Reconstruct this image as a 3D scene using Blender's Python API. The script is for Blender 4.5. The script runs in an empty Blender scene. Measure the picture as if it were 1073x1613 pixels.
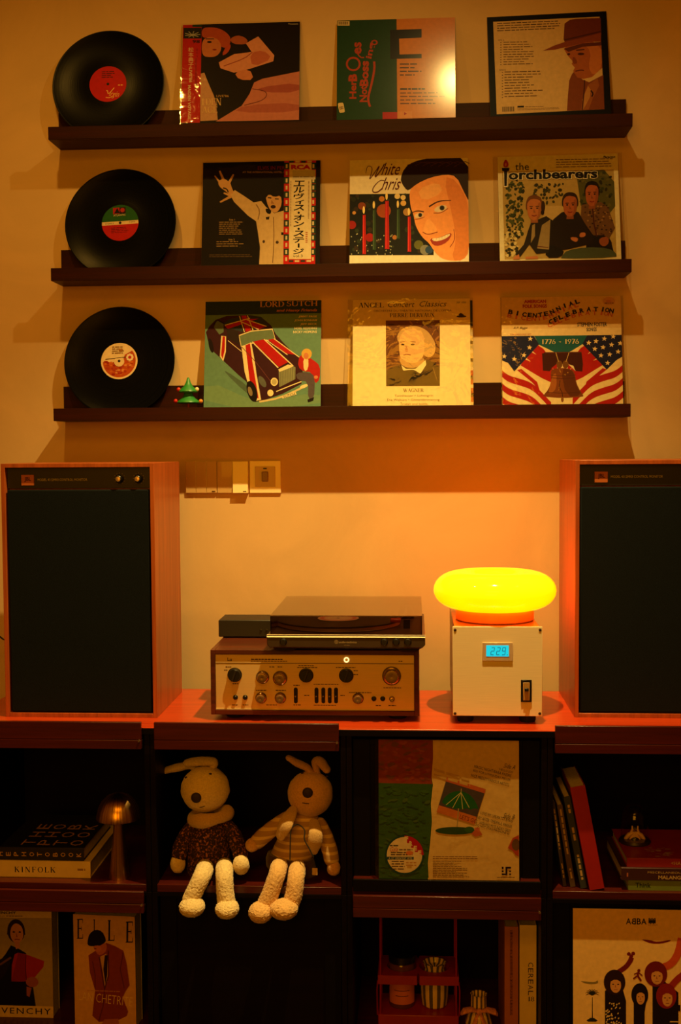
import bpy, bmesh, math, random
import numpy as np
from mathutils import Vector, Matrix, noise

SC = bpy.context.scene
COL = SC.collection
rnd = random.Random(7)

# ------------------------------------------------------------------ camera
F, CX, CY, CZ, YAW, PIT, ROL = 1859.29, 0.1463, -3.1981, 0.6240, 0.0617, -0.0524, -0.0062
IW, IH = 1073.0, 1613.0
_f = Vector((-math.sin(YAW)*math.cos(PIT), math.cos(YAW)*math.cos(PIT), math.sin(PIT)))
_r0 = Vector((math.cos(YAW), math.sin(YAW), 0))
_u0 = _r0.cross(_f)
_r = _r0*math.cos(ROL) + _u0*math.sin(ROL)
_u = -_r0*math.sin(ROL) + _u0*math.cos(ROL)
CAM = Vector((CX, CY, CZ))
cd = bpy.data.cameras.new('camera')
cam = bpy.data.objects.new('camera', cd)
COL.objects.link(cam)
m = Matrix.Identity(4)
for i in range(3):
    m[i][0], m[i][1], m[i][2], m[i][3] = _r[i], _u[i], -_f[i], CAM[i]
cam.matrix_world = m
cd.sensor_fit = 'VERTICAL'; cd.sensor_height = 36.0; cd.lens = F/IH*36.0
cd.clip_start = 0.05
SC.camera = cam

def at(px, py, Y):
    "photograph pixel -> point of the room on the upright plane at distance Y from the wall"
    d = _f + _r*((px-IW/2)/F) - _u*((py-IH/2)/F)
    return CAM + d*((Y-CAM.y)/d.y)

# ------------------------------------------------------------------ world, lamps, exposure
SC.view_settings.view_transform = 'Standard'
SC.view_settings.look = 'None'
SC.view_settings.exposure = 0.0
SC.view_settings.gamma = 1.0
SC.view_settings.use_curve_mapping = False
w = bpy.data.worlds.new('world'); SC.world = w; w.use_nodes = True
w.node_tree.nodes['Background'].inputs[0].default_value = (1.0, 0.45, 0.12, 1)
w.node_tree.nodes['Background'].inputs[1].default_value = 0.004

KEY = (1.0, 0.69, 0.20)
CEIL = 2.275
def downlight(x, y, power, size, aim, soft=.014, color=KEY):
    "recessed ceiling spot"
    l = bpy.data.lights.new('downlight', 'SPOT')
    l.energy = power; l.color = color; l.spot_size = math.radians(size); l.spot_blend = 1.0
    l.shadow_soft_size = soft
    o = bpy.data.objects.new('downlight', l); COL.objects.link(o)
    o.location = (x, y, CEIL-0.03)
    o.rotation_euler = (Vector(aim)-o.location).to_track_quat('-Z', 'Y').to_euler()
downlight(0.30, -0.96, 290, 81, (-0.07, -.72, 0))        # beam of the lamp over the middle
downlight(0.30, -0.96, 34, 140, (-0.1, -.75, 0))        # its spill
downlight(1.44, -0.96, 2, 140, (1.44, -.9, 0), .03)
downlight(-0.72, -0.96, 36, 152, (-.72, -.9, 0), .03, (1.0, .5, .07))
# added soft fill standing for room bounce: unseen area lights, ceiling and far end
def room_fill(name, loc, aim, sx, sy, power, color):
    l = bpy.data.lights.new(name, 'AREA'); l.shape = 'RECTANGLE'; l.size = sx; l.size_y = sy; l.energy = power; l.color = color
    o = bpy.data.objects.new(name, l); COL.objects.link(o); o.location = loc
    o.rotation_euler = (Vector(aim)-Vector(loc)).to_track_quat('-Z', 'Y').to_euler()
room_fill('ceiling_fill', (0.0, -3.1, CEIL-.05), (0, -1.6, -.8), 1.2, 1.2, 26, (1.0, .36, .008))
room_fill('far_room_fill', (-0.4, -4.5, 1.0), (0, 0, .7), 1.6, 1.3, 30, (1.0, .36, .008))

# ------------------------------------------------------------------ colours and materials
def lin(c):
    return tuple(((x/255)/12.92 if x/255 <= .04045 else ((x/255+.055)/1.055)**2.4) for x in c)

class NT:
    def __init__(s, name):
        s.m = bpy.data.materials.new(name); s.m.use_nodes = True
        s.t = s.m.node_tree; s.b = s.t.nodes['Principled BSDF']; s.out = s.t.nodes['Material Output']
    def n(s, kind, **kw):
        x = s.t.nodes.new(kind)
        for k, v in kw.items():
            if k.startswith('i_'):
                key = k[2:]
                key = int(key) if key.isdigit() else key.replace('_', ' ')
                x.inputs[key].default_value = v
            else: setattr(x, k, v)
        return x
    def l(s, a, b): s.t.links.new(a, b)
    def coord(s, kind='Object', scale=(1,1,1)):
        c = s.n('ShaderNodeTexCoord'); mp = s.n('ShaderNodeMapping')
        mp.inputs['Scale'].default_value = scale
        s.l(c.outputs[kind], mp.inputs[0]); return mp.outputs[0]
    def ramp(s, fac, stops):
        r = s.n('ShaderNodeValToRGB'); e = r.color_ramp.elements
        while len(e) < len(stops): e.new(0.5)
        for q, (p, c) in zip(e, stops): q.position = p; q.color = (*c, 1)
        s.l(fac, r.inputs[0]); return r.outputs[0]
    def bump(s, h, strength, dist):
        b = s.n('ShaderNodeBump'); b.inputs['Strength'].default_value = strength; b.inputs['Distance'].default_value = dist
        s.l(h, b.inputs['Height']); s.l(b.outputs[0], s.b.inputs['Normal'])

MATS = {}
def plain(name, c, rough=.5, metal=0., var=.08, scale=30., bump=0., coat=0., spec=.5):
    "solid colour with a little procedural variation"
    if name in MATS: return MATS[name]
    t = NT(name); L = lin(c)
    v = t.coord(); ns = t.n('ShaderNodeTexNoise', i_Scale=scale, i_Detail=4.0); t.l(v, ns.inputs['Vector'])
    col = t.ramp(ns.outputs[0], [(.3, tuple(x*(1-var) for x in L)), (.7, tuple(min(1, x*(1+var)) for x in L))])
    t.l(col, t.b.inputs['Base Color'])
    t.b.inputs['Roughness'].default_value = rough; t.b.inputs['Metallic'].default_value = metal
    t.b.inputs['Coat Weight'].default_value = coat; t.b.inputs['Specular IOR Level'].default_value = spec
    if bump: t.bump(ns.outputs[0], bump, .002)
    MATS[name] = t.m; return t.m

def wood(name, dark, light, axis='X', rough=.4, scale=1.0, coat=0.15, fine=.5, spec=.3):
    t = NT(name)
    s = {'X': (2*scale, 40*scale, 40*scale), 'Z': (40*scale, 40*scale, 2*scale), 'Y': (40*scale, 2*scale, 40*scale)}[axis]
    v = t.coord('Object', s)
    a = t.n('ShaderNodeTexNoise', i_Scale=1.6, i_Detail=6.0, i_Roughness=.6, i_Distortion=.35); t.l(v, a.inputs['Vector'])
    b = t.n('ShaderNodeTexNoise', i_Scale=7.0, i_Detail=3.0); t.l(v, b.inputs['Vector'])
    mx = t.n('ShaderNodeMix', data_type='FLOAT'); mx.inputs[0].default_value = fine*.6
    t.l(a.outputs[0], mx.inputs[2]); t.l(b.outputs[0], mx.inputs[3])
    t.l(t.ramp(mx.outputs[0], [(.32, lin(dark)), (.68, lin(light))]), t.b.inputs['Base Color'])
    t.b.inputs['Roughness'].default_value = rough; t.b.inputs['Coat Weight'].default_value = coat; t.b.inputs['Coat Roughness'].default_value = .2; t.b.inputs['Specular IOR Level'].default_value = spec
    t.bump(mx.outputs[0], .12, .001)
    return t.m

def emis(name, c, s):
    t = NT(name); t.b.inputs['Base Color'].default_value = (*lin(c), 1)
    t.b.inputs['Emission Color'].default_value = (*lin(c), 1); t.b.inputs['Emission Strength'].default_value = s
    return t.m

def printed(name, rough, coat, bump=0.0, crough=.12):
    t = NT(name); a = t.n('ShaderNodeAttribute', attribute_name='ink'); 
    v = t.coord(); ns = t.n('ShaderNodeTexNoise', i_Scale=90.0, i_Detail=5.0); t.l(v, ns.inputs['Vector'])
    r = t.ramp(ns.outputs[0], [(.3, (.86,.86,.86)), (.7, (1,1,1))])
    mx = t.n('ShaderNodeMix', data_type='RGBA', blend_type='MULTIPLY'); mx.inputs[0].default_value = 1
    gm = t.n('ShaderNodeGamma'); gm.inputs[1].default_value = 1.22; t.l(a.outputs['Color'], gm.inputs[0])
    t.l(gm.outputs[0], mx.inputs[6]); t.l(r, mx.inputs[7]); t.l(mx.outputs[2], t.b.inputs['Base Color'])
    t.b.inputs['Roughness'].default_value = rough; t.b.inputs['Coat Weight'].default_value = coat; t.b.inputs['Coat Roughness'].default_value = crough; t.b.inputs['Specular IOR Level'].default_value = .12
    if bump:
        n2 = t.n('ShaderNodeTexNoise', i_Scale=9.0, i_Detail=2.0); t.l(v, n2.inputs['Vector']); t.bump(n2.outputs[0], bump, .004)
    return t.m

def clear(name, tint, gloss_rough, edge, bump=0.0, bscale=25.0):
    "thin see-through sheet: tinted transparency under a fresnel gloss"
    t = NT(name); t.t.nodes.remove(t.b)
    tr = t.n('ShaderNodeBsdfTransparent'); tr.inputs[0].default_value = (*tint, 1)
    gl = t.n('ShaderNodeBsdfGlossy'); gl.inputs['Roughness'].default_value = gloss_rough
    fr = t.n('ShaderNodeLayerWeight'); fr.inputs[0].default_value = .5
    pw = t.n('ShaderNodeMath', operation='POWER'); pw.inputs[1].default_value = 5.0; t.l(fr.outputs['Facing'], pw.inputs[0])
    ma = t.n('ShaderNodeMath', operation='MULTIPLY_ADD'); ma.inputs[1].default_value = .96*edge; ma.inputs[2].default_value = .04*edge
    t.l(pw.outputs[0], ma.inputs[0])
    mx = t.n('ShaderNodeMixShader'); t.l(ma.outputs[0], mx.inputs[0]); t.l(tr.outputs[0], mx.inputs[1]); t.l(gl.outputs[0], mx.inputs[2])
    if bump:
        v = t.coord(); n2 = t.n('ShaderNodeTexNoise', i_Scale=bscale, i_Detail=3.0, i_Distortion=1.0); t.l(v, n2.inputs['Vector'])
        b = t.n('ShaderNodeBump'); b.inputs['Strength'].default_value = bump; b.inputs['Distance'].default_value = .01
        t.l(n2.outputs[0], b.inputs['Height']); t.l(b.outputs[0], gl.inputs['Normal']); t.l(b.outputs[0], fr.inputs['Normal'])
    t.l(mx.outputs[0], t.out.inputs[0]); return t.m

# ------------------------------------------------------------------ mesh building
class MB:
    def __init__(s): s.v = []; s.f = []; s.c = []; s.col = None
    def add(s, vs, fs):
        o = len(s.v); s.v += [tuple(v) for v in vs]; s.f += [tuple(i+o for i in f) for f in fs]
        s.c += [s.col]*len(fs); return s
    def box(s, x0, x1, y0, y1, z0, z1):
        return s.add([(x0,y0,z0),(x1,y0,z0),(x1,y1,z0),(x0,y1,z0),(x0,y0,z1),(x1,y0,z1),(x1,y1,z1),(x0,y1,z1)],
                     [(0,3,2,1),(4,5,6,7),(0,1,5,4),(1,2,6,5),(2,3,7,6),(3,0,4,7)])
    def lathe(s, prof, n=32, M=None, sx=1., sy=1.):
        M = M or Matrix.Identity(4); vs = []; fs = []
        for r, z in prof:
            for k in range(n):
                a = 2*math.pi*k/n; vs.append(M @ Vector((r*sx*math.cos(a), r*sy*math.sin(a), z)))
        for i in range(len(prof)-1):
            for k in range(n):
                a, b = i*n+k, i*n+(k+1) % n
                fs.append((a, b, b+n, a+n))
        if prof[0][0] > 1e-6: fs.append(tuple(range(n-1, -1, -1)))
        if prof[-1][0] > 1e-6: fs.append(tuple((len(prof)-1)*n+k for k in range(n)))
        return s.add(vs, fs)
    def ring(s, prof, n=48, M=None):
        "closed profile swept round the axis (no caps)"
        M = M or Matrix.Identity(4); vs = []; fs = []; q = len(prof)
        for k in range(n):
            a = 2*math.pi*k/n
            for r, z in prof: vs.append(M @ Vector((r*math.cos(a), r*math.sin(a), z)))
        for k in range(n):
            for i in range(q):
                fs.append((k*q+i, ((k+1) % n)*q+i, ((k+1) % n)*q+(i+1) % q, k*q+(i+1) % q))
        return s.add(vs, fs)
    def tube(s, pts, rad, n=10, cap=True, flat=1.0, round_ends=0):
        pts = [Vector(p) for p in pts]
        rad = [rad]*len(pts) if isinstance(rad, (int, float)) else list(rad)
        if round_ends:
            def ends(p, q, r):
                d = (p-q).normalized(); o = []
                for k in range(round_ends, 0, -1):
                    a = math.pi/2*k/(round_ends+.15); o.append((p+d*r*math.sin(a), r*math.cos(a)))
                return o
            e0 = ends(pts[0], pts[1], rad[0]); e1 = ends(pts[-1], pts[-2], rad[-1])[::-1]
            pts = [p for p, r in e0]+pts+[p for p, r in e1]; rad = [r for p, r in e0]+rad+[r for p, r in e1]
        vs = []; fs = []; up = Vector((0, 0, 1)); prev = None
        for i, p in enumerate(pts):
            d = (pts[min(i+1, len(pts)-1)]-pts[max(i-1, 0)]).normalized()
            if prev is None:
                a = d.cross(up)
                if a.length < .1: a = d.cross(Vector((0, 1, 0)))
                a.normalize()
            else: a = (prev - d*prev.dot(d)).normalized()
            prev = a; b = d.cross(a)
            for k in range(n):
                t = 2*math.pi*k/n; vs.append(p + a*math.cos(t)*rad[i] + b*math.sin(t)*rad[i]*flat)
        for i in range(len(pts)-1):
            for k in range(n):
                q, r_ = i*n+k, i*n+(k+1) % n; fs.append((q, r_, r_+n, q+n))
        if cap: fs.append(tuple(range(n-1, -1, -1))); fs.append(tuple((len(pts)-1)*n+k for k in range(n)))
        return s.add(vs, fs)
    def ell(s, c, r, n=24, m_=14, R=None):
        R = R or Matrix.Identity(3); c = Vector(c); vs = [c + R @ Vector((0, 0, -r[2]))]; fs = []
        for i in range(1, m_):
            t = math.pi*i/m_ - math.pi/2
            for k in range(n):
                a = 2*math.pi*k/n
                vs.append(c + R @ Vector((r[0]*math.cos(t)*math.cos(a), r[1]*math.cos(t)*math.sin(a), r[2]*math.sin(t))))
        vs.append(c + R @ Vector((0, 0, r[2])))
        for k in range(n):
            fs.append((0, 1+(k+1) % n, 1+k))
            fs.append((len(vs)-1, len(vs)-1-n+k, len(vs)-1-n+(k+1) % n))
        for i in range(m_-2):
            for k in range(n):
                a, b = 1+i*n+k, 1+i*n+(k+1) % n; fs.append((a, b, b+n, a+n))
        return s.add(vs, fs)
    def prism(s, poly, fn, a, b):
        "2-D outline extruded; fn(u, v, t) gives the point"
        n = len(poly); vs = [fn(u, v, a) for u, v in poly]+[fn(u, v, b) for u, v in poly]
        return s.add(vs, [tuple(range(n)), tuple(range(2*n-1, n-1, -1))]+[(i, i+n, (i+1) % n+n, (i+1) % n) for i in range(n)])
    def fuzz(s, amp, freq, seed=0.0, f2=0.0, a2=0.0):
        o = Vector((seed, seed*1.7, -seed))
        ctr = Vector([sum(v[i] for v in s.v)/len(s.v) for i in range(3)])
        me = bpy.data.meshes.new('tmp'); me.from_pydata(s.v, [], s.f); me.update()
        nv = []
        for v in me.vertices:
            d = noise.noise(v.co*freq+o)*amp + (noise.noise(v.co*f2-o)*a2 if f2 else 0)
            nv.append(tuple(v.co + v.normal*d))
        bpy.data.meshes.remove(me); s.v = nv; return s

def mesh(name, mb, angle=38, ink=False):
    me = bpy.data.meshes.new(name); me.from_pydata(mb.v, [], mb.f); me.update()
    bm = bmesh.new(); bm.from_mesh(me)
    if not ink: bmesh.ops.recalc_face_normals(bm, faces=bm.faces)
    A = math.radians(angle)
    for f in bm.faces: f.smooth = True
    for e in bm.edges:
        if len(e.link_faces) != 2 or e.calc_face_angle(0) > A: e.smooth = False
    bm.to_mesh(me); bm.free()
    if ink:
        at_ = me.attributes.new('ink', 'FLOAT_COLOR', 'FACE')
        flat = []
        for c in mb.c: flat += [c[0], c[1], c[2], 1.0]
        at_.data.foreach_set('color', flat)
    return me

def obj(name, mb, mat, parent=None, bev=0., angle=38, ink=False, loc=None, rot=None, sub=0):
    me = mb if isinstance(mb, bpy.types.Mesh) else mesh(name, mb, angle, ink)
    o = bpy.data.objects.new(name, me); COL.objects.link(o)
    if not me.materials: me.materials.append(mat)
    if parent: o.parent = parent
    if loc: o.location = loc
    if rot: o.rotation_euler = rot
    if bev:
        b = o.modifiers.new('bevel', 'BEVEL'); b.width = bev; b.segments = 2; b.limit_method = 'ANGLE'; b.angle_limit = math.radians(50)
    if sub:
        b = o.modifiers.new('sub', 'SUBSURF'); b.levels = sub; b.render_levels = sub
    return o

def tag(o, label, cat, group=None):
    o['label'] = label; o['category'] = cat
    if group: o['group'] = group
    return o

def thing(name, label, cat, loc=(0,0,0), rot=(0,0,0), group=None):
    o = bpy.data.objects.new(name, None); COL.objects.link(o); o.empty_display_size = .03
    o.location = loc; o.rotation_euler = rot
    return tag(o, label, cat, group)

def struct(name, mb, mat, parent=None, bev=0.):
    o = obj(name, mb, mat, parent, bev); o['kind'] = 'structure'; return o

# ------------------------------------------------------------------ lettering
_glyph = {}
def text_mesh(s, bold=0., shear=0., space=1.0):
    k = (s, bold, shear, space)
    if k not in _glyph:
        c = bpy.data.curves.new('t', 'FONT'); c.body = s; c.resolution_u = 2; c.offset = bold; c.shear = shear; c.space_character = space
        c.fill_mode = 'FRONT'
        o = bpy.data.objects.new('t', c); me = o.to_mesh()
        vs = [(v.co.x, v.co.y) for v in me.vertices]; fs = [tuple(p.vertices) for p in me.polygons]
        o.to_mesh_clear(); bpy.data.objects.remove(o); bpy.data.curves.remove(c)
        _glyph[k] = (vs, fs)
    return _glyph[k]

T_, t_ = .17, .055            # thick and thin strokes of the serif letters
def _sl(x0, y0, x1, y1, wd, s0=0, s1=0):
    d = Vector((x1-x0, y1-y0)); n = Vector((-d.y, d.x)).normalized()*wd/2
    if abs(d.x) > .15*abs(d.y) and abs(d.y) > .2: n = Vector((wd/2*math.hypot(d.x, d.y)/abs(d.y), 0))
    o = [[(x0+n.x, y0+n.y), (x0-n.x, y0-n.y), (x1-n.x, y1-n.y), (x1+n.x, y1+n.y)]]
    for (x, y, s) in ((x0, y0, s0), (x1, y1, s1)):
        if s:
            q = .045 if y < .5 else -.045
            o.append([(x-s, y), (x+s, y), (x+s, y+q), (x-s, y+q)])
    return o
def _arc(cx, cy, rx, ry, a0, a1, thick=T_):
    o = []; n = 14
    for i in range(n):
        q = []
        for k in (i, i+1):
            a = math.radians(a0+(a1-a0)*k/n); wd = t_+(thick-t_)*abs(math.cos(a))
            q.append(((cx+rx*math.cos(a), cy+ry*math.sin(a)), (cx+max(rx-wd, .01)*math.cos(a), cy+(ry-min(wd, t_*1.3))*math.sin(a))))
        o.append([q[0][0], q[1][0], q[1][1], q[0][1]])
    return o
_S = .15
def _tick(x, y, up): return [[(x-.035, y), (x+.035, y), (x+.02, y+up), (x-.02, y+up)]]
SER = {
 'A': (.86, _sl(.43,1,.1,0,t_,0,_S*.8)+_sl(.43,1,.72,0,T_,0,_S)+_sl(.2,.34,.6,.34,t_)),
 'B': (.74, _sl(.16,0,.16,1,T_,_S,_S)+_arc(.3,.76,.33,.24,-90,90)+_arc(.3,.27,.4,.27,-90,90)+_sl(.16,.985,.32,.985,t_)+_sl(.16,.03,.32,.03,t_)+_sl(.16,.525,.32,.525,t_)),
 'C': (.84, _arc(.46,.5,.42,.51,42,318)+_tick(.78,.72,.24)),
 'D': (.88, _sl(.16,0,.16,1,T_,_S,_S)+_arc(.32,.5,.5,.5,-90,90)+_sl(.16,.975,.34,.975,t_)+_sl(.16,.025,.34,.025,t_)),
 'E': (.74, _sl(.16,0,.16,1,T_,_S,_S)+_sl(.16,.975,.66,.975,t_)+_sl(.16,.52,.52,.52,t_)+_sl(.16,.025,.68,.025,t_)+_tick(.65,.98,-.2)+_tick(.67,.02,.22)+_tick(.52,.42,.2)),
 'F': (.7, _sl(.16,0,.16,1,T_,_S,_S)+_sl(.16,.975,.64,.975,t_)+_sl(.16,.52,.5,.52,t_)+_tick(.63,.98,-.22)+_tick(.5,.42,.2)),
 'G': (.9, _arc(.46,.5,.42,.51,45,330)+_tick(.78,.72,.24)+_sl(.78,.06,.78,.42,T_,0,0)+[[(.62,.4),(.92,.4),(.92,.445),(.62,.445)]]),
 'H': (.95, _sl(.17,0,.17,1,T_,_S,_S)+_sl(.75,0,.75,1,T_,_S,_S)+_sl(.17,.5,.75,.5,t_)),
 'I': (.42, _sl(.2,0,.2,1,T_,_S,_S)),
 'K': (.86, _sl(.16,0,.16,1,T_,_S,_S)+_sl(.16,.42,.68,1,t_,0,.12)+_sl(.36,.6,.72,0,T_,0,_S)),
 'L': (.72, _sl(.16,0,.16,1,T_,_S,_S)+_sl(.16,.025,.68,.025,t_)+_tick(.67,.02,.26)),
 'M': (1.05,_sl(.14,0,.14,1,t_,_S*.8,.1)+_sl(.16,1,.5,.05,T_)+_sl(.5,.05,.84,1,t_)+_sl(.86,0,.86,1,T_,_S,.1)),
 'N': (.92, _sl(.15,0,.15,1,t_,_S*.8,.12)+_sl(.15,1,.75,0,T_)+_sl(.76,0,.76,1,t_,0,_S*.8)),
 'O': (.94, _arc(.47,.5,.44,.51,0,360)),
 'P': (.72, _sl(.16,0,.16,1,T_,_S,_S)+_arc(.28,.73,.4,.27,-90,90)+_sl(.16,.975,.3,.975,t_)+_sl(.16,.49,.3,.49,t_)),
 'R': (.84, _sl(.16,0,.16,1,T_,_S,_S)+_arc(.28,.74,.38,.26,-90,90)+_sl(.16,.975,.3,.975,t_)+_sl(.16,.5,.3,.5,t_)+_sl(.34,.5,.7,0,T_,0,_S*.9)),
 'S': (.66, _arc(.34,.74,.27,.27,45,270,.12)+_arc(.32,.25,.29,.26,-140,90,.14)+_tick(.55,.74,.24)+_tick(.07,.04,.24)),
 'T': (.8, _sl(.4,0,.4,1,T_,_S,0)+_sl(.06,.975,.74,.975,t_)+_tick(.07,.98,-.22)+_tick(.73,.98,-.22)),
 'U': (.9, _sl(.16,.3,.16,1,T_,0,_S)+_arc(.45,.3,.37,.31,180,360,.14)+_sl(.78,.3,.78,1,t_,0,_S)),
 'V': (.84, _sl(.12,1,.42,0,T_,_S,0)+_sl(.42,0,.72,1,t_,0,_S*.8)),
 'W': (1.2, _sl(.12,1,.36,0,T_,_S,0)+_sl(.36,0,.58,.95,t_)+_sl(.56,1,.8,0,T_,.1,0)+_sl(.8,0,1.04,1,t_,0,_S*.8)),
 'X': (.84, _sl(.1,1,.7,0,T_,_S,_S)+_sl(.12,0,.68,1,t_,_S*.8,_S*.8)),
 'Y': (.8, _sl(.1,1,.4,.45,T_,_S,0)+_sl(.4,.45,.7,1,t_,0,_S*.8)+_sl(.4,0,.4,.47,T_,_S,0)),
 '1': (.5, _sl(.26,0,.26,1,T_,_S,0)+_tick(.2,1,-.14)), '7': (.6, _sl(.04,.965,.56,.965,.08)+_sl(.54,.95,.22,0,T_)),
 '6': (.64, _arc(.32,.3,.29,.31,0,360,.14)+_sl(.09,.32,.4,1,.1)), '9': (.64, _arc(.32,.7,.29,.31,0,360,.14)+_sl(.55,.68,.24,0,.1)),
 '-': (.5, _sl(.08,.45,.42,.45,.09)), ' ': (.45, []), '8': (.64, _arc(.32,.74,.25,.26,0,360,.13)+_arc(.32,.26,.29,.27,0,360,.14)),
}
def serif_mesh(s, space=0.):
    vs, fs, x = [], [], 0.
    for ch in s:
        adv, ps = SER[ch]
        for p in ps:
            o = len(vs); vs += [(x+a, b) for a, b in p]; fs.append(tuple(range(o, o+len(p))))
        x += adv+space
    return vs, fs

def chaikin(p, n=2, closed=True):
    for _ in range(n):
        q = []; m = len(p)
        for i in range(m if closed else m-1):
            a, b = p[i], p[(i+1) % m]
            q += [(a[0]*.75+b[0]*.25, a[1]*.75+b[1]*.25), (a[0]*.25+b[0]*.75, a[1]*.25+b[1]*.75)]
        p = q if closed else [p[0]]+q+[p[-1]]
    return p

class Print:
    """flat print on a face: drawn in the coordinates of a working sketch (four sketch corners TL, TR, BR, BL are mapped onto the
    face's own u, v), written out as thin inked shapes lying on the face"""
    def __init__(s, quad, w, h, vb=0., uv=None, step=.000004):
        s.w, s.h, s.st = w, h, step
        s.pic, s.let = MB(), MB(); s.k = 0; s.join = True; s.lines = []; s.tiny = MB()
        dst = uv or [(0, 1), (1, 1), (1, vb), (0, vb)]
        A = []; B = []
        for (x, y), (u, v) in zip(quad, dst):
            A += [[x, y, 1, 0, 0, 0, -u*x, -u*y], [0, 0, 0, x, y, 1, -v*x, -v*y]]; B += [u, v]
        s.H = np.append(np.linalg.solve(np.array(A, float), np.array(B, float)), 1).reshape(3, 3)
        s.clip = True
    def uv(s, p):
        q = s.H @ np.array([p[0], p[1], 1.0]); return (q[0]/q[2], q[1]/q[2])
    def P(s, u, v, lay): return ((u-.5)*s.w, -.0001-lay*s.st, v*s.h)
    def _clip(s, pts):
        for ax, lim, sg in ((0, 0, 1), (0, 1, -1), (1, 0, 1), (1, 1, -1)):
            out = []; n = len(pts)
            for i in range(n):
                a, b = pts[i], pts[(i+1) % n]; da, db = (a[ax]-lim)*sg, (b[ax]-lim)*sg
                if da >= 0: out.append(a)
                if (da > 0 > db) or (da < 0 < db):
                    t = da/(da-db); out.append((a[0]+(b[0]-a[0])*t, a[1]+(b[1]-a[1])*t))
            pts = out
            if len(pts) < 3: return []
        return pts
    def poly(s, pts, c, sm=0, mb=None):
        if sm: pts = chaikin(list(pts), sm)
        q = [s.uv(p) for p in pts]
        if s.clip: q = s._clip(q)
        if len(q) < 3: return
        a = sum(q[i][0]*q[(i+1) % len(q)][1]-q[(i+1) % len(q)][0]*q[i][1] for i in range(len(q)))
        if a < 0: q = q[::-1]
        mb = mb or s.pic; s.k += 1; mb.col = lin(c)
        mb.add([s.P(u, v, s.k) for u, v in q], [tuple(range(len(q)))])
    def full(s, c):
        s.k += 1; s.pic.col = lin(c)
        s.pic.add([s.P(u, v, s.k) for u, v in ((0, 0), (1, 0), (1, 1), (0, 1))], [(0, 1, 2, 3)])
    def rect(s, x0, y0, x1, y1, c, mb=None): s.poly([(x0, y0), (x1, y0), (x1, y1), (x0, y1)], c, 0, mb)
    def ell(s, cx, cy, rx, ry, c, n=28, rot=0):
        a = math.radians(rot)
        s.poly([(cx+rx*math.cos(2*math.pi*k/n)*math.cos(a)-ry*math.sin(2*math.pi*k/n)*math.sin(a),
                 cy+rx*math.cos(2*math.pi*k/n)*math.sin(a)+ry*math.sin(2*math.pi*k/n)*math.cos(a)) for k in range(n)], c)
    def line(s, pts, wd, c, sm=0, mb=None):
        if sm: pts = chaikin(list(pts), sm, False)
        L, R_ = [], []
        ws = wd if isinstance(wd, (list, tuple)) else None
        for i, p in enumerate(pts):
            a, b = pts[max(i-1, 0)], pts[min(i+1, len(pts)-1)]
            d = math.hypot(b[0]-a[0], b[1]-a[1]) or 1
            ww = (ws[0]+(ws[1]-ws[0])*i/(len(pts)-1)) if ws else wd
            n = (-(b[1]-a[1])/d*ww/2, (b[0]-a[0])/d*ww/2)
            L.append((p[0]+n[0], p[1]+n[1])); R_.append((p[0]-n[0], p[1]-n[1]))
        mb = mb or s.pic; s.k += 1; mb.col = lin(c)
        n = len(L); vs = [s.P(*s.uv(p), s.k) for p in L]+[s.P(*s.uv(p), s.k) for p in R_]
        mb.add(vs, [(i, i+1, n+i+1, n+i) for i in range(n-1)])
    def star(s, cx, cy, r, c, rot=0):
        s.poly([(cx+(r if k % 2 == 0 else r*.42)*math.sin(math.pi*k/5+rot), cy-(r if k % 2 == 0 else r*.42)*math.cos(math.pi*k/5+rot)) for k in range(10)], c)
    def _place(s, vs, fs, x0, y0, x1, y1, c, rot, mirror=False):
        X0, X1 = min(v[0] for v in vs), max(v[0] for v in vs); Y0, Y1 = min(v[1] for v in vs), max(v[1] for v in vs)
        cx, cy = (x0+x1)/2, (y0+y1)/2; a = math.radians(rot); out = []
        s.k += 1
        for x, y in vs:
            p = (x-X0)/(X1-X0)-.5; q = (y-Y0)/(Y1-Y0)-.5
            if mirror: p = -p
            dx, dy = p*(x1-x0), -q*(y1-y0)
            out.append(s.P(*s.uv((cx+dx*math.cos(a)+dy*math.sin(a), cy-dx*math.sin(a)+dy*math.cos(a))), s.k))
        mb = s.let
        if not s.join: mb = MB(); s.lines.append(mb)
        mb.col = lin(c); mb.add(out, fs)
    def text(s, t, x0, y0, x1, y1, c, rot=0, bold=0., shear=0., space=1.0, mirror=False):
        s._place(*text_mesh(t, bold, shear, space), x0, y0, x1, y1, c, rot, mirror)
    def serif(s, t, x0, y0, x1, y1, c, rot=0, space=0.): s._place(*serif_mesh(t, space), x0, y0, x1, y1, c, rot)
    def small(s, x0, y0, x1, y1, n, c, fill=.45, seed=1, ragged=.3, slope=0.):
        "rows of print too small to read"
        r = random.Random(seed); dy = (y1-y0)/n
        for i in range(n):
            x = x0; e = x1-(x1-x0)*ragged*r.random(); y = y0+dy*i
            mb = s.let if s.join else s.tiny
            s.k += 1; mb.col = lin(c)
            while x < e:
                wd = min((y1-y0)/n*(.8+2.2*r.random()), e-x)
                o = slope*(x-x0); o2 = slope*(x+wd-x0)
                mb.add([s.P(*s.uv(p), s.k) for p in ((x, y+o), (x+wd, y+o2), (x+wd, y+o2+dy*fill), (x, y+o+dy*fill))], [(3, 2, 1, 0)])
                x += wd+dy*.35
    def emit(s, parent, mat, pname='cover_picture', lname='lettering', loc=None, rot=None):
        o = None
        if s.pic.f: o = obj(pname, s.pic, mat, parent, ink=True, loc=loc, rot=rot)
        for q in ([s.let] if s.let.f else [])+s.lines: obj(lname, q, mat, parent, ink=True, loc=loc, rot=rot)
        if s.tiny.f: obj('small_print', s.tiny, mat, parent, ink=True, loc=loc, rot=rot)['kind'] = 'stuff'
        return o

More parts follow.
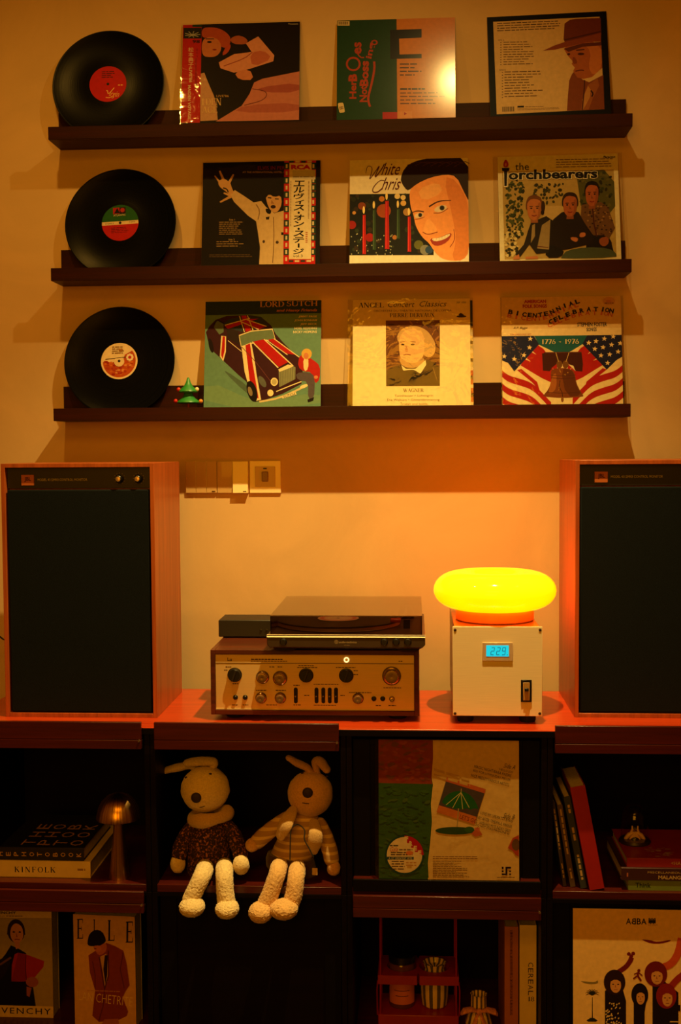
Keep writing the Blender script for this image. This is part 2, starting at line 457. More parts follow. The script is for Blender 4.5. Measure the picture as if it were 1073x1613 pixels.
# ------------------------------------------------------------------ materials of the place
def plaster(name, c, k=1.0):
    t = NT(name); L = lin(c); v = t.coord()
    a = t.n('ShaderNodeTexNoise', i_Scale=3.2, i_Detail=8.0, i_Roughness=.62, i_Distortion=.8); t.l(v, a.inputs['Vector'])
    b = t.n('ShaderNodeTexNoise', i_Scale=70.0, i_Detail=5.0); t.l(v, b.inputs['Vector'])
    t.l(t.ramp(a.outputs[0], [(.35, tuple(x*.88 for x in L)), (.65, L)]), t.b.inputs['Base Color'])
    mx = t.n('ShaderNodeMix', data_type='FLOAT'); mx.inputs[0].default_value = .3
    t.l(a.outputs[0], mx.inputs[2]); t.l(b.outputs[0], mx.inputs[3])
    t.bump(mx.outputs[0], .12*k, .006); t.b.inputs['Roughness'].default_value = .75
    t.b.inputs['Specular IOR Level'].default_value = .25
    return t.m
M_WALL = plaster('wall_plaster', (222, 188, 136))
M_ROOM = plaster('room_paint', (150, 118, 88), .5)
M_FLOOR = wood('floor_boards', (44, 26, 16), (70, 44, 28), 'Y', .45)
M_ROSE = wood('dark_rosewood', (34, 8, 4), (54, 14, 7), 'X', .45, .8, .05, .5, .15)
M_WALNUT = wood('red_walnut', (136, 62, 26), (184, 92, 40), 'Z', .38, 1.0, .15)
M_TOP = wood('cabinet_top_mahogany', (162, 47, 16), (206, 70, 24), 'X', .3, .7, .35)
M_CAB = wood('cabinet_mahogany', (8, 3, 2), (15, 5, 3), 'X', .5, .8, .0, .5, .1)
M_STRIP = wood('door_edge_mahogany', (52, 12, 7), (80, 21, 10), 'X', .35, .8, .3)
M_BLACKWOOD = plain('stained_black', (8, 4, 3), .5, 0, .15, 40, 0, .0, .12)
M_AMPWOOD = wood('amplifier_walnut', (54, 20, 10), (100, 42, 20), 'X', .4, 1.0, .2)
M_BLACK = plain('black_plastic', (16, 15, 15), .35)
M_SATIN = plain('satin_black', (22, 20, 19), .5)
M_RUB = plain('rubber', (12, 12, 12), .8)
M_PRINT = printed('printed_card', .5, .0)
M_GLOSSPRINT = printed('glossy_laminate', .4, 1.0, .06, .17)
M_MATTE = printed('matte_print', .6, .0)
M_CARD = plain('sleeve_card', (190, 178, 150), .7)
M_CARDDARK = plain('sleeve_card_dark', (36, 32, 30), .55)
M_PAGES = plain('paper_pages', (205, 190, 160), .85, 0, .15, 200)
M_GOLD = plain('brushed_gold', (205, 178, 130), .34, .55, .05, 12)
M_CHROME = plain('turned_metal', (196, 170, 140), .25, .9, .05)
M_PLAST = clear('clear_plastic', (.97, .96, .94), .05, 1.1, .25, 14.0)
M_SMOKE = clear('smoked_acrylic', (.70, .62, .54), .03, 1.3)
M_GLASS = clear('clear_glass', (.96, .96, .95), .01, 1.0)

def vinyl():
    t = NT('vinyl_black'); v = t.coord()
    sp = t.n('ShaderNodeSeparateXYZ'); t.l(v, sp.inputs[0])
    cb = t.n('ShaderNodeCombineXYZ'); t.l(sp.outputs[0], cb.inputs[0]); t.l(sp.outputs[1], cb.inputs[1])
    ln = t.n('ShaderNodeVectorMath', operation='LENGTH'); t.l(cb.outputs[0], ln.inputs[0])
    ns = t.n('ShaderNodeTexNoise', noise_dimensions='1D', i_Scale=420.0, i_Detail=3.0); t.l(ln.outputs['Value'], ns.inputs['W'])
    t.l(t.ramp(ns.outputs[0], [(.3, (.002, .002, .002)), (.7, (.004, .004, .004))]), t.b.inputs['Base Color'])
    t.b.inputs['Roughness'].default_value = .27; t.b.inputs['Specular IOR Level'].default_value = .05
    t.bump(ns.outputs[0], .25, .0004); return t.m
M_VINYL = vinyl()

# ------------------------------------------------------------------ room
FLOOR_Z = -.84
RX0, RX1, RY0 = -2.3, 2.6, -4.6
struct('wall_back', MB().box(RX0, RX1, 0, .1, FLOOR_Z, CEIL), M_WALL)
struct('floor', MB().box(RX0, RX1, RY0, .1, FLOOR_Z-.05, FLOOR_Z), M_FLOOR)
struct('ceiling', MB().box(RX0, RX1, RY0, .1, CEIL, CEIL+.05), M_ROOM)
struct('wall_left', MB().box(RX0-.1, RX0, RY0, .1, FLOOR_Z, CEIL), M_ROOM)
struct('wall_right', MB().box(RX1, RX1+.1, RY0, .1, FLOOR_Z, CEIL), M_ROOM)
struct('wall_front', MB().box(RX0, RX1, RY0-.1, RY0, FLOOR_Z, CEIL), M_ROOM)

# ------------------------------------------------------------------ picture ledges
SX0, SX1 = -.8062, .7059
LEDGE = {'a': 1.4744, 'b': 1.1077, 'c': .7388}
LIP, DS, BB, BT = .0334, .110, .0628, .012
FLOORZ = {k: z-LIP+BT for k, z in LEDGE.items()}
for k, which in (('a', 'top'), ('b', 'middle'), ('c', 'bottom')):
    z = LEDGE[k]
    t = thing('picture_ledge', {'a': 'long dark wood picture ledge, topmost of the three on the wall',
        'b': 'long dark wood picture ledge in the middle of the three on the wall',
        'c': 'long dark wood picture ledge, lowest of the three, just above the light switches'}[k], 'shelf', (0, 0, z-LIP), group='dark wood picture ledges')
    obj('back_board', MB().box(SX0, SX1, -.015, 0, 0, LIP+BB), M_ROSE, t, .0008)
    obj('base_board', MB().box(SX0, SX1, -DS+.0122, -.0152, 0, BT), M_ROSE, t, .0006)
    obj('front_lip', MB().box(SX0, SX1, -DS, -DS+.012, 0, LIP), M_ROSE, t, .0008)

# ------------------------------------------------------------------ cabinets
DIV = [-.899, -.452, -.006, .442, .889]
YB, YF = -.155, -.585
wt = tag(obj('cabinet_worktop', MB().box(DIV[0], DIV[4], YF-.002, YB, -.016, 0), M_TOP, None, .0015),
         'polished red mahogany top running along the whole low cabinet', 'worktop')
UNIT_LABEL = {
 (0,0): 'open upper cabinet compartment holding the flat books and brass mushroom lamp', (0,1): 'open upper cabinet compartment in which the two plush rabbits sit',
 (0,2): 'upper cabinet unit with shut door displaying the green umbrella record', (0,3): 'open upper cabinet compartment holding the leaning red book',
 (1,0): 'lower cabinet compartment holding the two fashion magazines', (1,1): 'lower cabinet unit with bare shut door under the rabbits\' feet',
 (1,2): 'open lower cabinet compartment holding the red wire rack', (1,3): 'lower cabinet unit with shut door displaying the cream record with dark figures'}
ROWZ = [(-.0165, -.380), (-.3805, -.775)]
obj('front_edge_shade', MB().box(DIV[0], DIV[4], YF-.0045, YF-.0021, -.0158, -.0022), M_BLACKWOOD, wt, .0004)  # dark strip that puts the shade on the worktop's front edge into colour
T = .012
ZB = [at(705, 1386, -.583).z, at(930, 1431.5, -.569).z-.3137]   # where the two displayed sleeves stand
def unit(row, col):
    x0, x1 = DIV[col]+.0006, DIV[col+1]-.0006; z1, z0 = ROWZ[row]
    closed = (row, col) in ((0, 2), (1, 1), (1, 3))
    u = thing('cabinet_unit', UNIT_LABEL[(row, col)], 'cabinet', ((x0+x1)/2, YF, z0), group='low cabinet units')
    hw = (x1-x0)/2; h = z1-z0; D = YB-YF
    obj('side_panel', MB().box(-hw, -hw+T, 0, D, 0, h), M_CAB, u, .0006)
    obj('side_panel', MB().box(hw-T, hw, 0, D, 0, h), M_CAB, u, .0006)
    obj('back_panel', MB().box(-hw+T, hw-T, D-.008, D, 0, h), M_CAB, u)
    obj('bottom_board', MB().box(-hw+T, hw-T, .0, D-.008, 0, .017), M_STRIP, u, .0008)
    if row == 1: obj('top_board', MB().box(-hw+T, hw-T, .0, D-.008, h-.01, h), M_CAB, u, .0008)
    a = hw-T-.002
    if closed:
        d = obj('door', MB().box(-a, a, .0245, .036, .02, h-.012), M_CAB, u, .0008)
        e = .038; zl = ZB[row]-z0-.0006
        for x0_, x1_ in ((-a, -a+e), (a-e, a)): obj('door_stile', MB().box(x0_, x1_, .0195, .0243, .02, h-.012), M_BLACKWOOD, d, .0006)
        obj('door_rail', MB().box(-a+e, a-e, .0195, .0243, h-.024, h-.012), M_BLACKWOOD, d, .0006)
        obj('display_ledge', MB().box(-a, a, -.006, .0243, zl-.018, zl), M_STRIP, d, .001)
        obj('ledge_lip', MB().box(-a, a, -.012, -.0062, zl-.024, zl+.0035), M_BLACKWOOD, d, .001)
    else:
        # the flap door, swung up and pushed back under the top; its ledge now stands up along the front
        off = 0. if row == 0 else -.008
        zt = h+ (.0005 if row == 0 else -.012)
        d = obj('flap_door', MB().box(-a, a, -.012, .36, zt-.030, zt-.012 if row == 0 else zt-.016), M_CAB, u, .0008)
        top = .032 if row == 0 else .008
        obj('door_edge', MB().box(-a, a, -.0215, -.0125, zt-.0300, zt-.0090), M_STRIP, d, .0012)
        obj('display_ledge', MB().box(-a, a, -.0215, -.0125, zt-.0084, h+top), M_STRIP, d, .0012)
        obj('hinge_pin', MB().lathe([(.0025, 0), (.0025, .004)], 10, Matrix.Translation((a-.004, -.0225, zt-.01)) @ Matrix.Rotation(math.pi/2, 4, 'X')), M_CHROME, d)
    return u
for r_i in (0, 1):
    for c_i in range(4): unit(r_i, c_i)
tag(obj('cabinet_plinth', MB().box(DIV[0]+.01, DIV[4]-.01, YF+.04, YB-.01, FLOOR_Z, -.7755), M_BLACKWOOD, None, .001),
    'dark recessed plinth carrying the low cabinet', 'plinth')

# ------------------------------------------------------------------ loudspeakers
def grille_mat():
    t = NT('speaker_cloth'); v = t.coord()
    n1 = t.n('ShaderNodeTexNoise', i_Scale=900.0, i_Detail=2.0); t.l(v, n1.inputs['Vector'])
    t.l(t.ramp(n1.outputs[0], [(.35, lin((9, 14, 17))), (.65, lin((18, 25, 29)))]), t.b.inputs['Base Color'])
    t.b.inputs['Roughness'].default_value = .95; t.b.inputs['Specular IOR Level'].default_value = .15; t.bump(n1.outputs[0], .35, .001); return t.m
M_CLOTH = grille_mat()
def speaker(x, yf, label):
    W_, H_, D_ = .362, .597, .298; e = .0095
    s = thing('loudspeaker', label, 'speaker', (x+W_/2, yf, 0), group='wooden loudspeakers')
    a = W_/2
    b = MB().box(-a, -a+e, 0, D_, 0, H_).box(a-e, a, 0, D_, 0, H_).box(-a+e, a-e, 0, D_, H_-e, H_).box(-a+e, a-e, 0, D_, 0, e).box(-a+e, a-e, .03, D_, e, H_-e)
    obj('wooden_case', b, M_WALNUT, s, .0006)
    g = obj('grille', MB().box(-a+e+.003, a-e-.003, .003, .022, e+.002, H_-e-.052), M_CLOTH, s, .003)
    pz0, pz1 = H_-e-.049, H_-e-.0005
    p = obj('control_panel', MB().box(-a+e+.001, a-e-.001, .0145, .0295, pz0, pz1), M_SATIN, s, .0005)
    def px(q): return -a + (q-1)/241*W_
    zc = H_-(757-731)/400*H_
    lg = obj('badge', MB().box(px(31), px(51), .0105, .0144, zc-.0125, zc+.0125), plain('badge_orange', (176, 92, 42), .45), p, .0004)
    P = Print([(0,0),(1,0),(1,1),(0,1)], .362, .597); P.clip = False
    def b_(q, y): return ((q-1)/241, (y-731)/399)
    x0, y0 = b_(36, 752); x1, y1 = b_(46.5, 760); P.text('JBL', x0, y0, x1, y1, (62, 24, 14), bold=.02); P.let.v = [(v[0], v[1]+.0104, v[2]) for v in P.let.v]
    obj('badge_lettering', P.let, M_MATTE, p, ink=True)
    P = Print([(0,0),(1,0),(1,1),(0,1)], .362, .597); P.clip = False
    x0, y0 = b_(56, 754.5); x1, y1 = b_(135, 758.5); P.text('MODEL 4312MKII CONTROL MONITOR', x0, y0, x1, y1, (190, 180, 160), bold=.01); P.let.v = [(v[0], v[1]+.0145, v[2]) for v in P.let.v]
    for q in (186, 216):
        for k in range(11):
            an = math.radians(-60+k*30); cx, cy = b_(q, 755); P.k += 1
            P.line([(cx+.032*math.cos(an), cy-.0195*math.sin(an)), (cx+.037*math.cos(an), cy-.0225*math.sin(an))], .004, (150, 140, 120))
    P.pic.v = [(v[0], .0143, v[2]) for v in P.pic.v]
    obj('lettering', P.let, M_MATTE, p, ink=True)
    obj('dial_marks', P.pic, M_MATTE, p, ink=True)['kind'] = 'stuff'
    for q in (186, 216):
        R = Matrix.Translation((px(q), .0144, zc+.002)) @ Matrix.Rotation(math.pi/2, 4, 'X')
        kn = obj('knob', MB().lathe([(.0105, 0), (.0105, .004), (.0085, .005), (.0078, .016), (.0068, .017), (0, .017)], 28, R), M_BLACK, p)
        obj('knob_cap', MB().lathe([(.0055, .0171), (.0055, .0176), (0, .0178)], 20, R), M_CHROME, kn)
    return s
speaker(-.816, -.4929, 'left orange-brown wooden loudspeaker with dark grille, beside the switch plates')
speaker(.5192, -.4538, 'right orange-brown wooden loudspeaker, beside the glowing yellow ring lamp')
cable = MB().tube([at(-6, 1000, -.1), at(0, 1003, -.11), at(5, 1007, -.13), at(12, 1009, -.19)], .0022, 8)
tag(obj('speaker_cable', cable, M_RUB), 'thin black cable behind the left loudspeaker', 'cable')

# ------------------------------------------------------------------ wall switches
M_SWG = plain('gilt_switch_face', (206, 170, 112), .4, .0, .04, 8, 0, .3)
M_SWL = plain('pale_gilt_frame', (246, 226, 176), .3, .0, .03, 8, 0, .5)
def plate(px0, px1, py0, py1, label, kind):
    a, b = at(px0, py1, 0), at(px1, py0, 0); wx, hz = b.x-a.x, b.z-a.z
    t = thing('switch_plate', label, 'switch', ((a.x+b.x)/2, 0, a.z), group='wall switch plates')
    h = wx/2
    obj('frame', MB().box(-h, h, -.0065, 0, 0, hz), M_SWL, t, .0015)
    n = {'triple': 3, 'double': 2, 'single': 1}[kind]
    if n > 1:
        wd = wx/n
        for i in range(n):
            x0, x1 = -h+i*wd+.0008, -h+(i+1)*wd-.0008; r = i == 1 and n == 2
            y0, y1 = (-.0165, -.0085) if r else (-.0085, -.0095)
            m_ = MB().add([(x0,-.0066,.001),(x1,-.0066,.001),(x1,-.0066,hz-.001),(x0,-.0066,hz-.001),(x0,y0,.001),(x1,y0,.001),(x1,y1,hz-.001),(x0,y1,hz-.001)],
                          [(0,1,2,3),(4,5,6,7),(0,1,5,4),(1,2,6,5),(2,3,7,6),(3,0,4,7)])
            rk = obj('rocker', m_, M_SWL if r else M_SWG, t, .0006)
            if i == n-1:
                q = MB(); q.col = lin((70, 45, 20)); yy = (y0+.0008 if r else -.0086)-.0009
                q.add([(x1-.013, yy, .004), (x1-.004, yy, .004), (x1-.004, yy, .0062), (x1-.013, yy, .0062)], [(0, 1, 2, 3)])
                obj('lettering', q, M_MATTE, rk, ink=True)
    else:
        obj('inset', MB().box(-h*.64, h*.64, -.0095, -.0066, hz*.2, hz*.82), M_SWG, t, .0008)
        obj('indicator_slot', MB().box(-.005, .005, -.0105, -.0096, hz*.74, hz*.78), M_BLACK, t, .0004)
        obj('rocker', MB().box(-.009, .009, -.0145, -.0096, hz*.36, hz*.67), plain('rocker_grey', (150, 118, 84), .35), t, .003)
plate(293.4, 342.0, 726, 777, 'triple rocker gilt wall switch, nearest the left loudspeaker', 'triple')
plate(343.0, 391.8, 726, 777, 'double rocker wall switch, middle of the three plates, one rocker tipped out', 'double')
plate(394.0, 442.8, 725.5, 777, 'square gilt switch plate with one small rocker, right of the three', 'single')

# ------------------------------------------------------------------ amplifier
AY = -.515
A0, A1 = at(332.5, 1125.5, AY), at(660.5, 1029, AY)
AX0, AX1, AZ0, AZ1 = A0.x, A1.x, .014, .165
amp = thing('amplifier', 'wide amplifier with gold front and knobs in a wooden case, under the turntable', 'amplifier', ((AX0+AX1)/2, AY, 0))
ac = (AX0+AX1)/2
def AP(px, py): q = at(px, py, AY); return q.x-ac, q.z
hw = (AX1-AX0)/2; e = .0105; AD = .345
case = MB().box(-hw, -hw+e, 0, AD, AZ0, AZ1).box(hw-e, hw, 0, AD, AZ0, AZ1).box(-hw+e, hw-e, 0, AD, AZ1-e, AZ1).box(-hw+e, hw-e, 0, AD, AZ0, AZ0+.011).box(-hw+e, hw-e, .02, AD, AZ0+.011, AZ1-e)
obj('wooden_case', case, M_AMPWOOD, amp, .001)
def brushed(name, c, metal=.6, rough=.36):
    t = NT(name); v = t.coord('Object', (6, 400, 400)); n1 = t.n('ShaderNodeTexNoise', i_Scale=3.0, i_Detail=3.0); t.l(v, n1.inputs['Vector'])
    L = lin(c); t.l(t.ramp(n1.outputs[0], [(.3, tuple(x*.9 for x in L)), (.7, L)]), t.b.inputs['Base Color'])
    t.b.inputs['Metallic'].default_value = metal; t.b.inputs['Roughness'].default_value = rough; t.bump(n1.outputs[0], .05, .0004); return t.m
M_FACE = brushed('champagne_aluminium', (226, 196, 140), .3, .42)
fx0, fz1 = AP(338.8, 1032.5); fx1, fz0 = AP(652.8, 1118)
face = obj('faceplate', MB().box(fx0, fx1, .004, .0195, AZ0+.0115, AZ1-e-.0005), M_FACE, amp, .0008)
fz0, fz1 = AZ0+.0115, AZ1-e-.0005
gz = AP(500, 1045.5)[1]
obj('groove_line', MB().box(fx0+.001, fx1-.001, .0034, .0039, gz-.0008, gz+.0008), plain('groove_brown', (90, 62, 30), .5), face)
obj('bright_edge', MB().box(fx0, fx1, .0026, .0038, fz0, fz0+.0022), plain('polished_edge', (250, 232, 190), .2, .4), face)
Rx = Matrix.Rotation(math.pi/2, 4, 'X')
def knob(px, py, rp, kind):
    x, z = AP(px, py); r = rp/699.
    M_ = Matrix.Translation((x, .0039, z)) @ Rx
    if kind == 'black':
        k = obj('selector_knob', MB().lathe([(r*1.12, 0), (r*1.12, .002), (r, .0025), (r*.96, .011), (r*.9, .012), (0, .012)], 32, M_), M_BLACK, face)
        obj('pointer_bar', MB().box(-r*.16, r*.16, -.0165, -.0121, -r*.92, r*.92), M_SATIN, k, .0006, loc=(x, .0039, z), rot=(0, .35, 0))
    else:
        k = obj('metal_knob', MB().lathe([(r, 0), (r, .003), (r*.86, .0045), (r*.82, .014), (r*.74, .0155), (r*.5, .0158), (0, .0152)], 36, M_), M_CHROME, face)
        obj('knob_collar', MB().ring([(r*1.0, 0), (r*1.12, 0), (r*1.12, .0022), (r*1.0, .0022)], 36, M_), plain('dark_collar', (80, 56, 34), .4, .5), k)
for q in ((369.5, 1063.3, 10.5, 'black'), (413.5, 1067, 9.5, 'm'), (441, 1068.6, 10.5, 'm'), (482.2, 1064, 10.5, 'black'), (545.4, 1064.3, 10.5, 'black'), (617, 1065, 13.5, 'm'),
          (411, 1099.7, 8.2, 'm'), (441.5, 1099.7, 8.2, 'm'), (564, 1100.6, 8.0, 'm'), (617.5, 1101.5, 4.0, 'm')): knob(*q)
for (px_, py_) in ((370.7, 1099), (386, 1099), (589, 1101), (603, 1101)):
    x, z = AP(px_, py_); M_ = Matrix.Translation((x, .0039, z)) @ Rx
    obj('push_button', MB().lathe([(.0058, 0), (.0058, .0015), (.0044, .002), (.0044, .005), (.0036, .0058), (0, .006)], 22, M_), M_BLACK, face)
for px_ in (465.8, 498.5, 509.2, 519.4, 529.3):
    x, z = AP(px_, 1096); pts = [(x+.0046*math.cos(a), z+.0138*(1 if math.sin(a) >= 0 else -1)+.0046*math.sin(a)) for a in [math.radians(k*20) for k in range(18)]]
    sl = obj('lever_slot', MB().prism(pts, lambda u, v, t: (u, t, v), .0034, .0039), M_RUB, face)
    obj('lever_tip', MB().tube([(x, .0034, z-.001), (x, -.004, z-.001)], [.0022, .0018], 10), M_CHROME, sl)
x, z = AP(545.8, 1039.8)
obj('power_lamp_ring', MB().ring([(.0036, 0), (.0062, 0), (.0062, .0012), (.0036, .0012)], 28, Matrix.Translation((x, .0039, z)) @ Rx), emis('lamp_ring_white', (255, 226, 150), 1.6), face)
P = Print([(0,0),(1,0),(1,1),(0,1)], 1, 1); P.clip = False
P.P = lambda u, v, lay: (u, .00385-lay*.000004, 1-v)
def ASM(px0, px1, py, n=1, h=1.4):
    x0, z0 = AP(px0, py-h/2); x1, z1 = AP(px1, py+h/2)
    class U: pass
    P.let.col = lin((84, 52, 26)); x_ = x0; r2 = random.Random(int(px0*7+py))
    while x_ < x1:
        wd = min(.003+.005*r2.random(), x1-x_); P.let.add([(x_, .0037, z1), (x_+wd, .0037, z1), (x_+wd, .0037, z0), (x_, .0037, z0)], [(0,1,2,3)]); x_ += wd+.0012
for q in ((395, 445, 1039, 1, 2), (395, 452, 1041.8), (628, 634, 1042), (355, 364, 1051), (353, 358, 1056), (366, 376, 1077.5), (424, 432, 1051), (437, 445, 1051), (470, 494, 1049), (468, 500, 1052), (529, 560, 1052), (557, 564, 1057), (557, 564, 1063), (604, 632, 1084), (462, 472, 1080), (462, 474, 1111), (494, 534, 1078.5), (494, 530, 1111.5), (403, 420, 1088), (434, 450, 1088), (419, 436, 1111), (365, 374, 1111), (382, 391, 1111), (550, 585, 1091.5), (592, 600, 1112), (612, 624, 1112), (479, 487, 1096), (536, 543, 1096)): ASM(*q)
x, z = AP(361, 1038.5)
vs, fs = text_mesh('Lu', .02); X1 = max(v[0] for v in vs); P.let.col = lin((84, 52, 26)); P.let.add([(x-.005+v[0]/X1*.0105, .0037, z-.0045+v[1]/X1*.0105) for v in vs], fs)
obj('lettering', P.let, M_MATTE, face, ink=True)
for sx in (-1, 1):
    for y in (.05, .29): obj('foot', MB().lathe([(.02, 0), (.022, .003), (.022, AZ0)], 24, Matrix.Translation((sx*(hw-.05), y, 0))), M_RUB, amp)

# small black unit behind, on the amplifier
bb0 = at(344.5, 1006, -.345)
bx = thing('black_device', 'small flat black box on the amplifier, left of the turntable', 'electronics', (bb0.x+.075, -.345, AZ1))
obj('housing', MB().box(-.075, .075, 0, .1, .003, .0445), M_SATIN, bx, .002)
for sx in (-.06, .06):
    for y in (.015, .085): obj('foot', MB().lathe([(.006, 0), (.006, .003)], 14, Matrix.Translation((sx, y, 0))), M_RUB, bx)
for k in range(3): obj('push_button', MB().lathe([(.003, 0), (.003, .0025), (0, .003)], 14, Matrix.Translation((.03+.014*k, 0, .02)) @ Rx), M_CHROME if k == 2 else M_BLACK, bx)

# ------------------------------------------------------------------ turntable
TY = -.548
tx0, tx1 = at(420.5, 1000, TY).x, at(670, 1000, TY).x
tc = (tx0+tx1)/2; th = (tx1-tx0)/2; TD = .355
tt = thing('turntable', 'black turntable with smoked lid, standing on the wooden amplifier', 'turntable', (tc, TY, AZ1))
M_TTB = plain('turntable_black', (58, 42, 32), .4, .0)
zl = at(545, 1000.5, TY).z-AZ1      # top of the plinth
plinth = MB()
prof = [(-th, zl), (th, zl), (th, zl-.022), (th-.006, zl-.0285), (-th+.006, zl-.0285), (-th, zl-.022)]
plinth.prism(prof, lambda u, v, t: (u, t, v), 0, TD)
pl = obj('plinth', plinth, M_TTB, tt, .0012)
obj('bright_trim', MB().prism([(-.0016, zl-.0052), (.0016, zl-.0052), (.0028, zl+.0004), (.0022, zl+.0006)], lambda u, v, t: (t, u, v), -th, th), plain('trim_metal', (250, 230, 190), .35, .0), pl)
obj('underbase', MB().box(-th+.012, th-.008, .012, TD-.01, .008, zl-.0286), M_BLACK, tt, .002)
for sx, y in ((-1, .04), (1, .04), (-1, .3), (1, .3)):
    obj('foot', MB().lathe([(.024, 0), (.027, .004), (.026, .0145)], 26, Matrix.Translation((sx*(th-.038), y, 0))), M_RUB, tt)
def TP(px, py): q = at(px, py, TY); return q.x-tc, q.z-AZ1
for px_ in (446.5, 605.5, 624, 642.5):
    x, z = TP(px_, 1011); M_ = Matrix.Translation((x, 0, z)) @ Rx
    obj('control_button', MB().lathe([(.0085, 0), (.0085, .001), (.0072, .0018), (.0068, .0075), (.006, .0085), (0, .0085)], 24, M_), M_BLACK, pl)
P = MB(); P.col = lin((186, 168, 136))
x, z = TP(534, 1011)
vs, fs = text_mesh('audio-technica', .012); X1 = max(v[0] for v in vs); wd = TP(562, 1011)[0]-x
P.add([(x+v[0]/X1*wd, -.0004, z-.003+v[1]/X1*wd) for v in vs], fs)
vs, fs = text_mesh('AT-LP60'); X1 = max(v[0] for v in vs); P.add([(x+.012+v[0]/X1*.012, -.0004, z-.0088+v[1]/X1*.012) for v in vs], fs)
xc = TP(530, 1011)[0]
for rr in (.0046, .0024):
    n = 26
    for k in range(n):
        a0, a1 = 2*math.pi*k/n, 2*math.pi*(k+1)/n
        P.add([(xc+rr*math.cos(a0), -.0004, z+rr*math.sin(a0)), (xc+rr*math.cos(a1), -.0004, z+rr*math.sin(a1)), (xc+(rr-.0007)*math.cos(a1), -.0004, z+(rr-.0007)*math.sin(a1)), (xc+(rr-.0007)*math.cos(a0), -.0004, z+(rr-.0007)*math.sin(a0))], [(0,1,2,3)])
P.add([(xc-.0004, -.0004, z-.0046), (xc+.0004, -.0004, z-.0046), (xc+.0004, -.0004, z+.0046), (xc-.0004, -.0004, z+.0046)], [(0,1,2,3)])
obj('lettering', P, M_MATTE, pl, ink=True)
# lid
c0 = TP(425.5, 969.5); c1 = TP(665.2, 968.3); lz = c0[1]; la = (c1[0]-c0[0])/2; lx = (c1[0]+c0[0])/2
def shell(x0, x1, y0, y1, z0, z1, t, top_in=.004):
    m_ = MB(); 
    m_.box(x0, x1, y0, y1, z1-t, z1); m_.box(x0, x1, y0, y0+t, z0, z1-t-.0001); m_.box(x0, x1, y1-t, y1, z0, z1-t-.0001)
    m_.box(x0, x0+t, y0+t+.0001, y1-t-.0001, z0, z1-t-.0001); m_.box(x1-t, x1, y0+t+.0001, y1-t-.0001, z0, z1-t-.0001); return m_
lid = obj('dust_cover', shell(lx-la, lx+la, .003, TD, zl+.0008, lz, .0026), M_SMOKE, tt)
pc = (-.028, TD*.5)
obj('platter', MB().lathe([(.146, zl+.0005), (.149, zl+.002), (.149, zl+.010), (.146, zl+.0115), (0, zl+.0115)], 64, Matrix.Translation((*pc, 0))), plain('platter_metal', (190, 176, 160), .35, .4), tt)
am = MB().tube([(.135, TD-.08, zl+.026), (.134, .16, zl+.026), (.112, .085, zl+.0235)], .0035, 10)
ta = obj('tonearm', am, plain('arm_black', (40, 38, 36), .4), tt)
obj('arm_pivot', MB().lathe([(.02, zl), (.02, zl+.014), (.014, zl+.03), (0, zl+.03)], 24, Matrix.Translation((.135, TD-.075, 0))), M_BLACK, ta)
obj('arm_rest', MB().box(.13, .145, .1, .112, zl, zl+.021), M_BLACK, ta)
obj('headshell', MB().box(.1, .124, .066, .09, zl+.019, zl+.027), plain('headshell_red', (150, 40, 22), .4), ta, .002)

def record(label, loc, rot, lab_fn, group=None, parts=None, R=.151):
    r = thing('vinyl_record', label, 'record', loc, rot, group)
    # local frame: disc in XY, face towards +Z
    d = MB().ring([(.0036, 0), (R, 0), (R+.0004, .0009), (R, .0018), (R*.975, .0018), (R*.972, .0015), (.062, .0015), (.058, .0018), (.0036, .0018)], 96)
    obj('disc', d, M_VINYL, r)
    lab_fn(r); return r
def round_label(draw, rad=.05):
    def fn(r):
        P = Print([(-1,-1),(1,-1),(1,1),(-1,1)], rad*2, rad*2); P.clip = False
        P.P = lambda u, v, lay: ((u-.5)*2*rad, (v-.5)*2*rad, .0019+lay*.00002)
        draw(P)
        # keep a spindle hole: the label's base is a ring
        o = obj('paper_label', P.pic, M_PRINT, r, ink=True)
        if P.let.f: obj('label_lettering', P.let, M_PRINT, r, ink=True)
        hole = MB().lathe([(.0036, .0019), (.0036, .0045), (0, .0045)], 16)
        obj('spindle_hole', MB().lathe([(.0036, .0017), (.0036, .0023+P.k*.00002), (0, .0023+P.k*.00002)], 16), M_RUB, r)
    return fn
def lab_tt(P): P.ell(0, 0, 1, 1, (214, 190, 170), 40); P.ell(0, 0, .9, .9, (200, 120, 110), 40); P.ell(0, 0, .7, .7, (216, 194, 176), 40)
record('black record lying on the platter under the smoked lid', (tc+pc[0], TY+pc[1], AZ1+zl+.0117), (0, 0, 0), round_label(lab_tt))

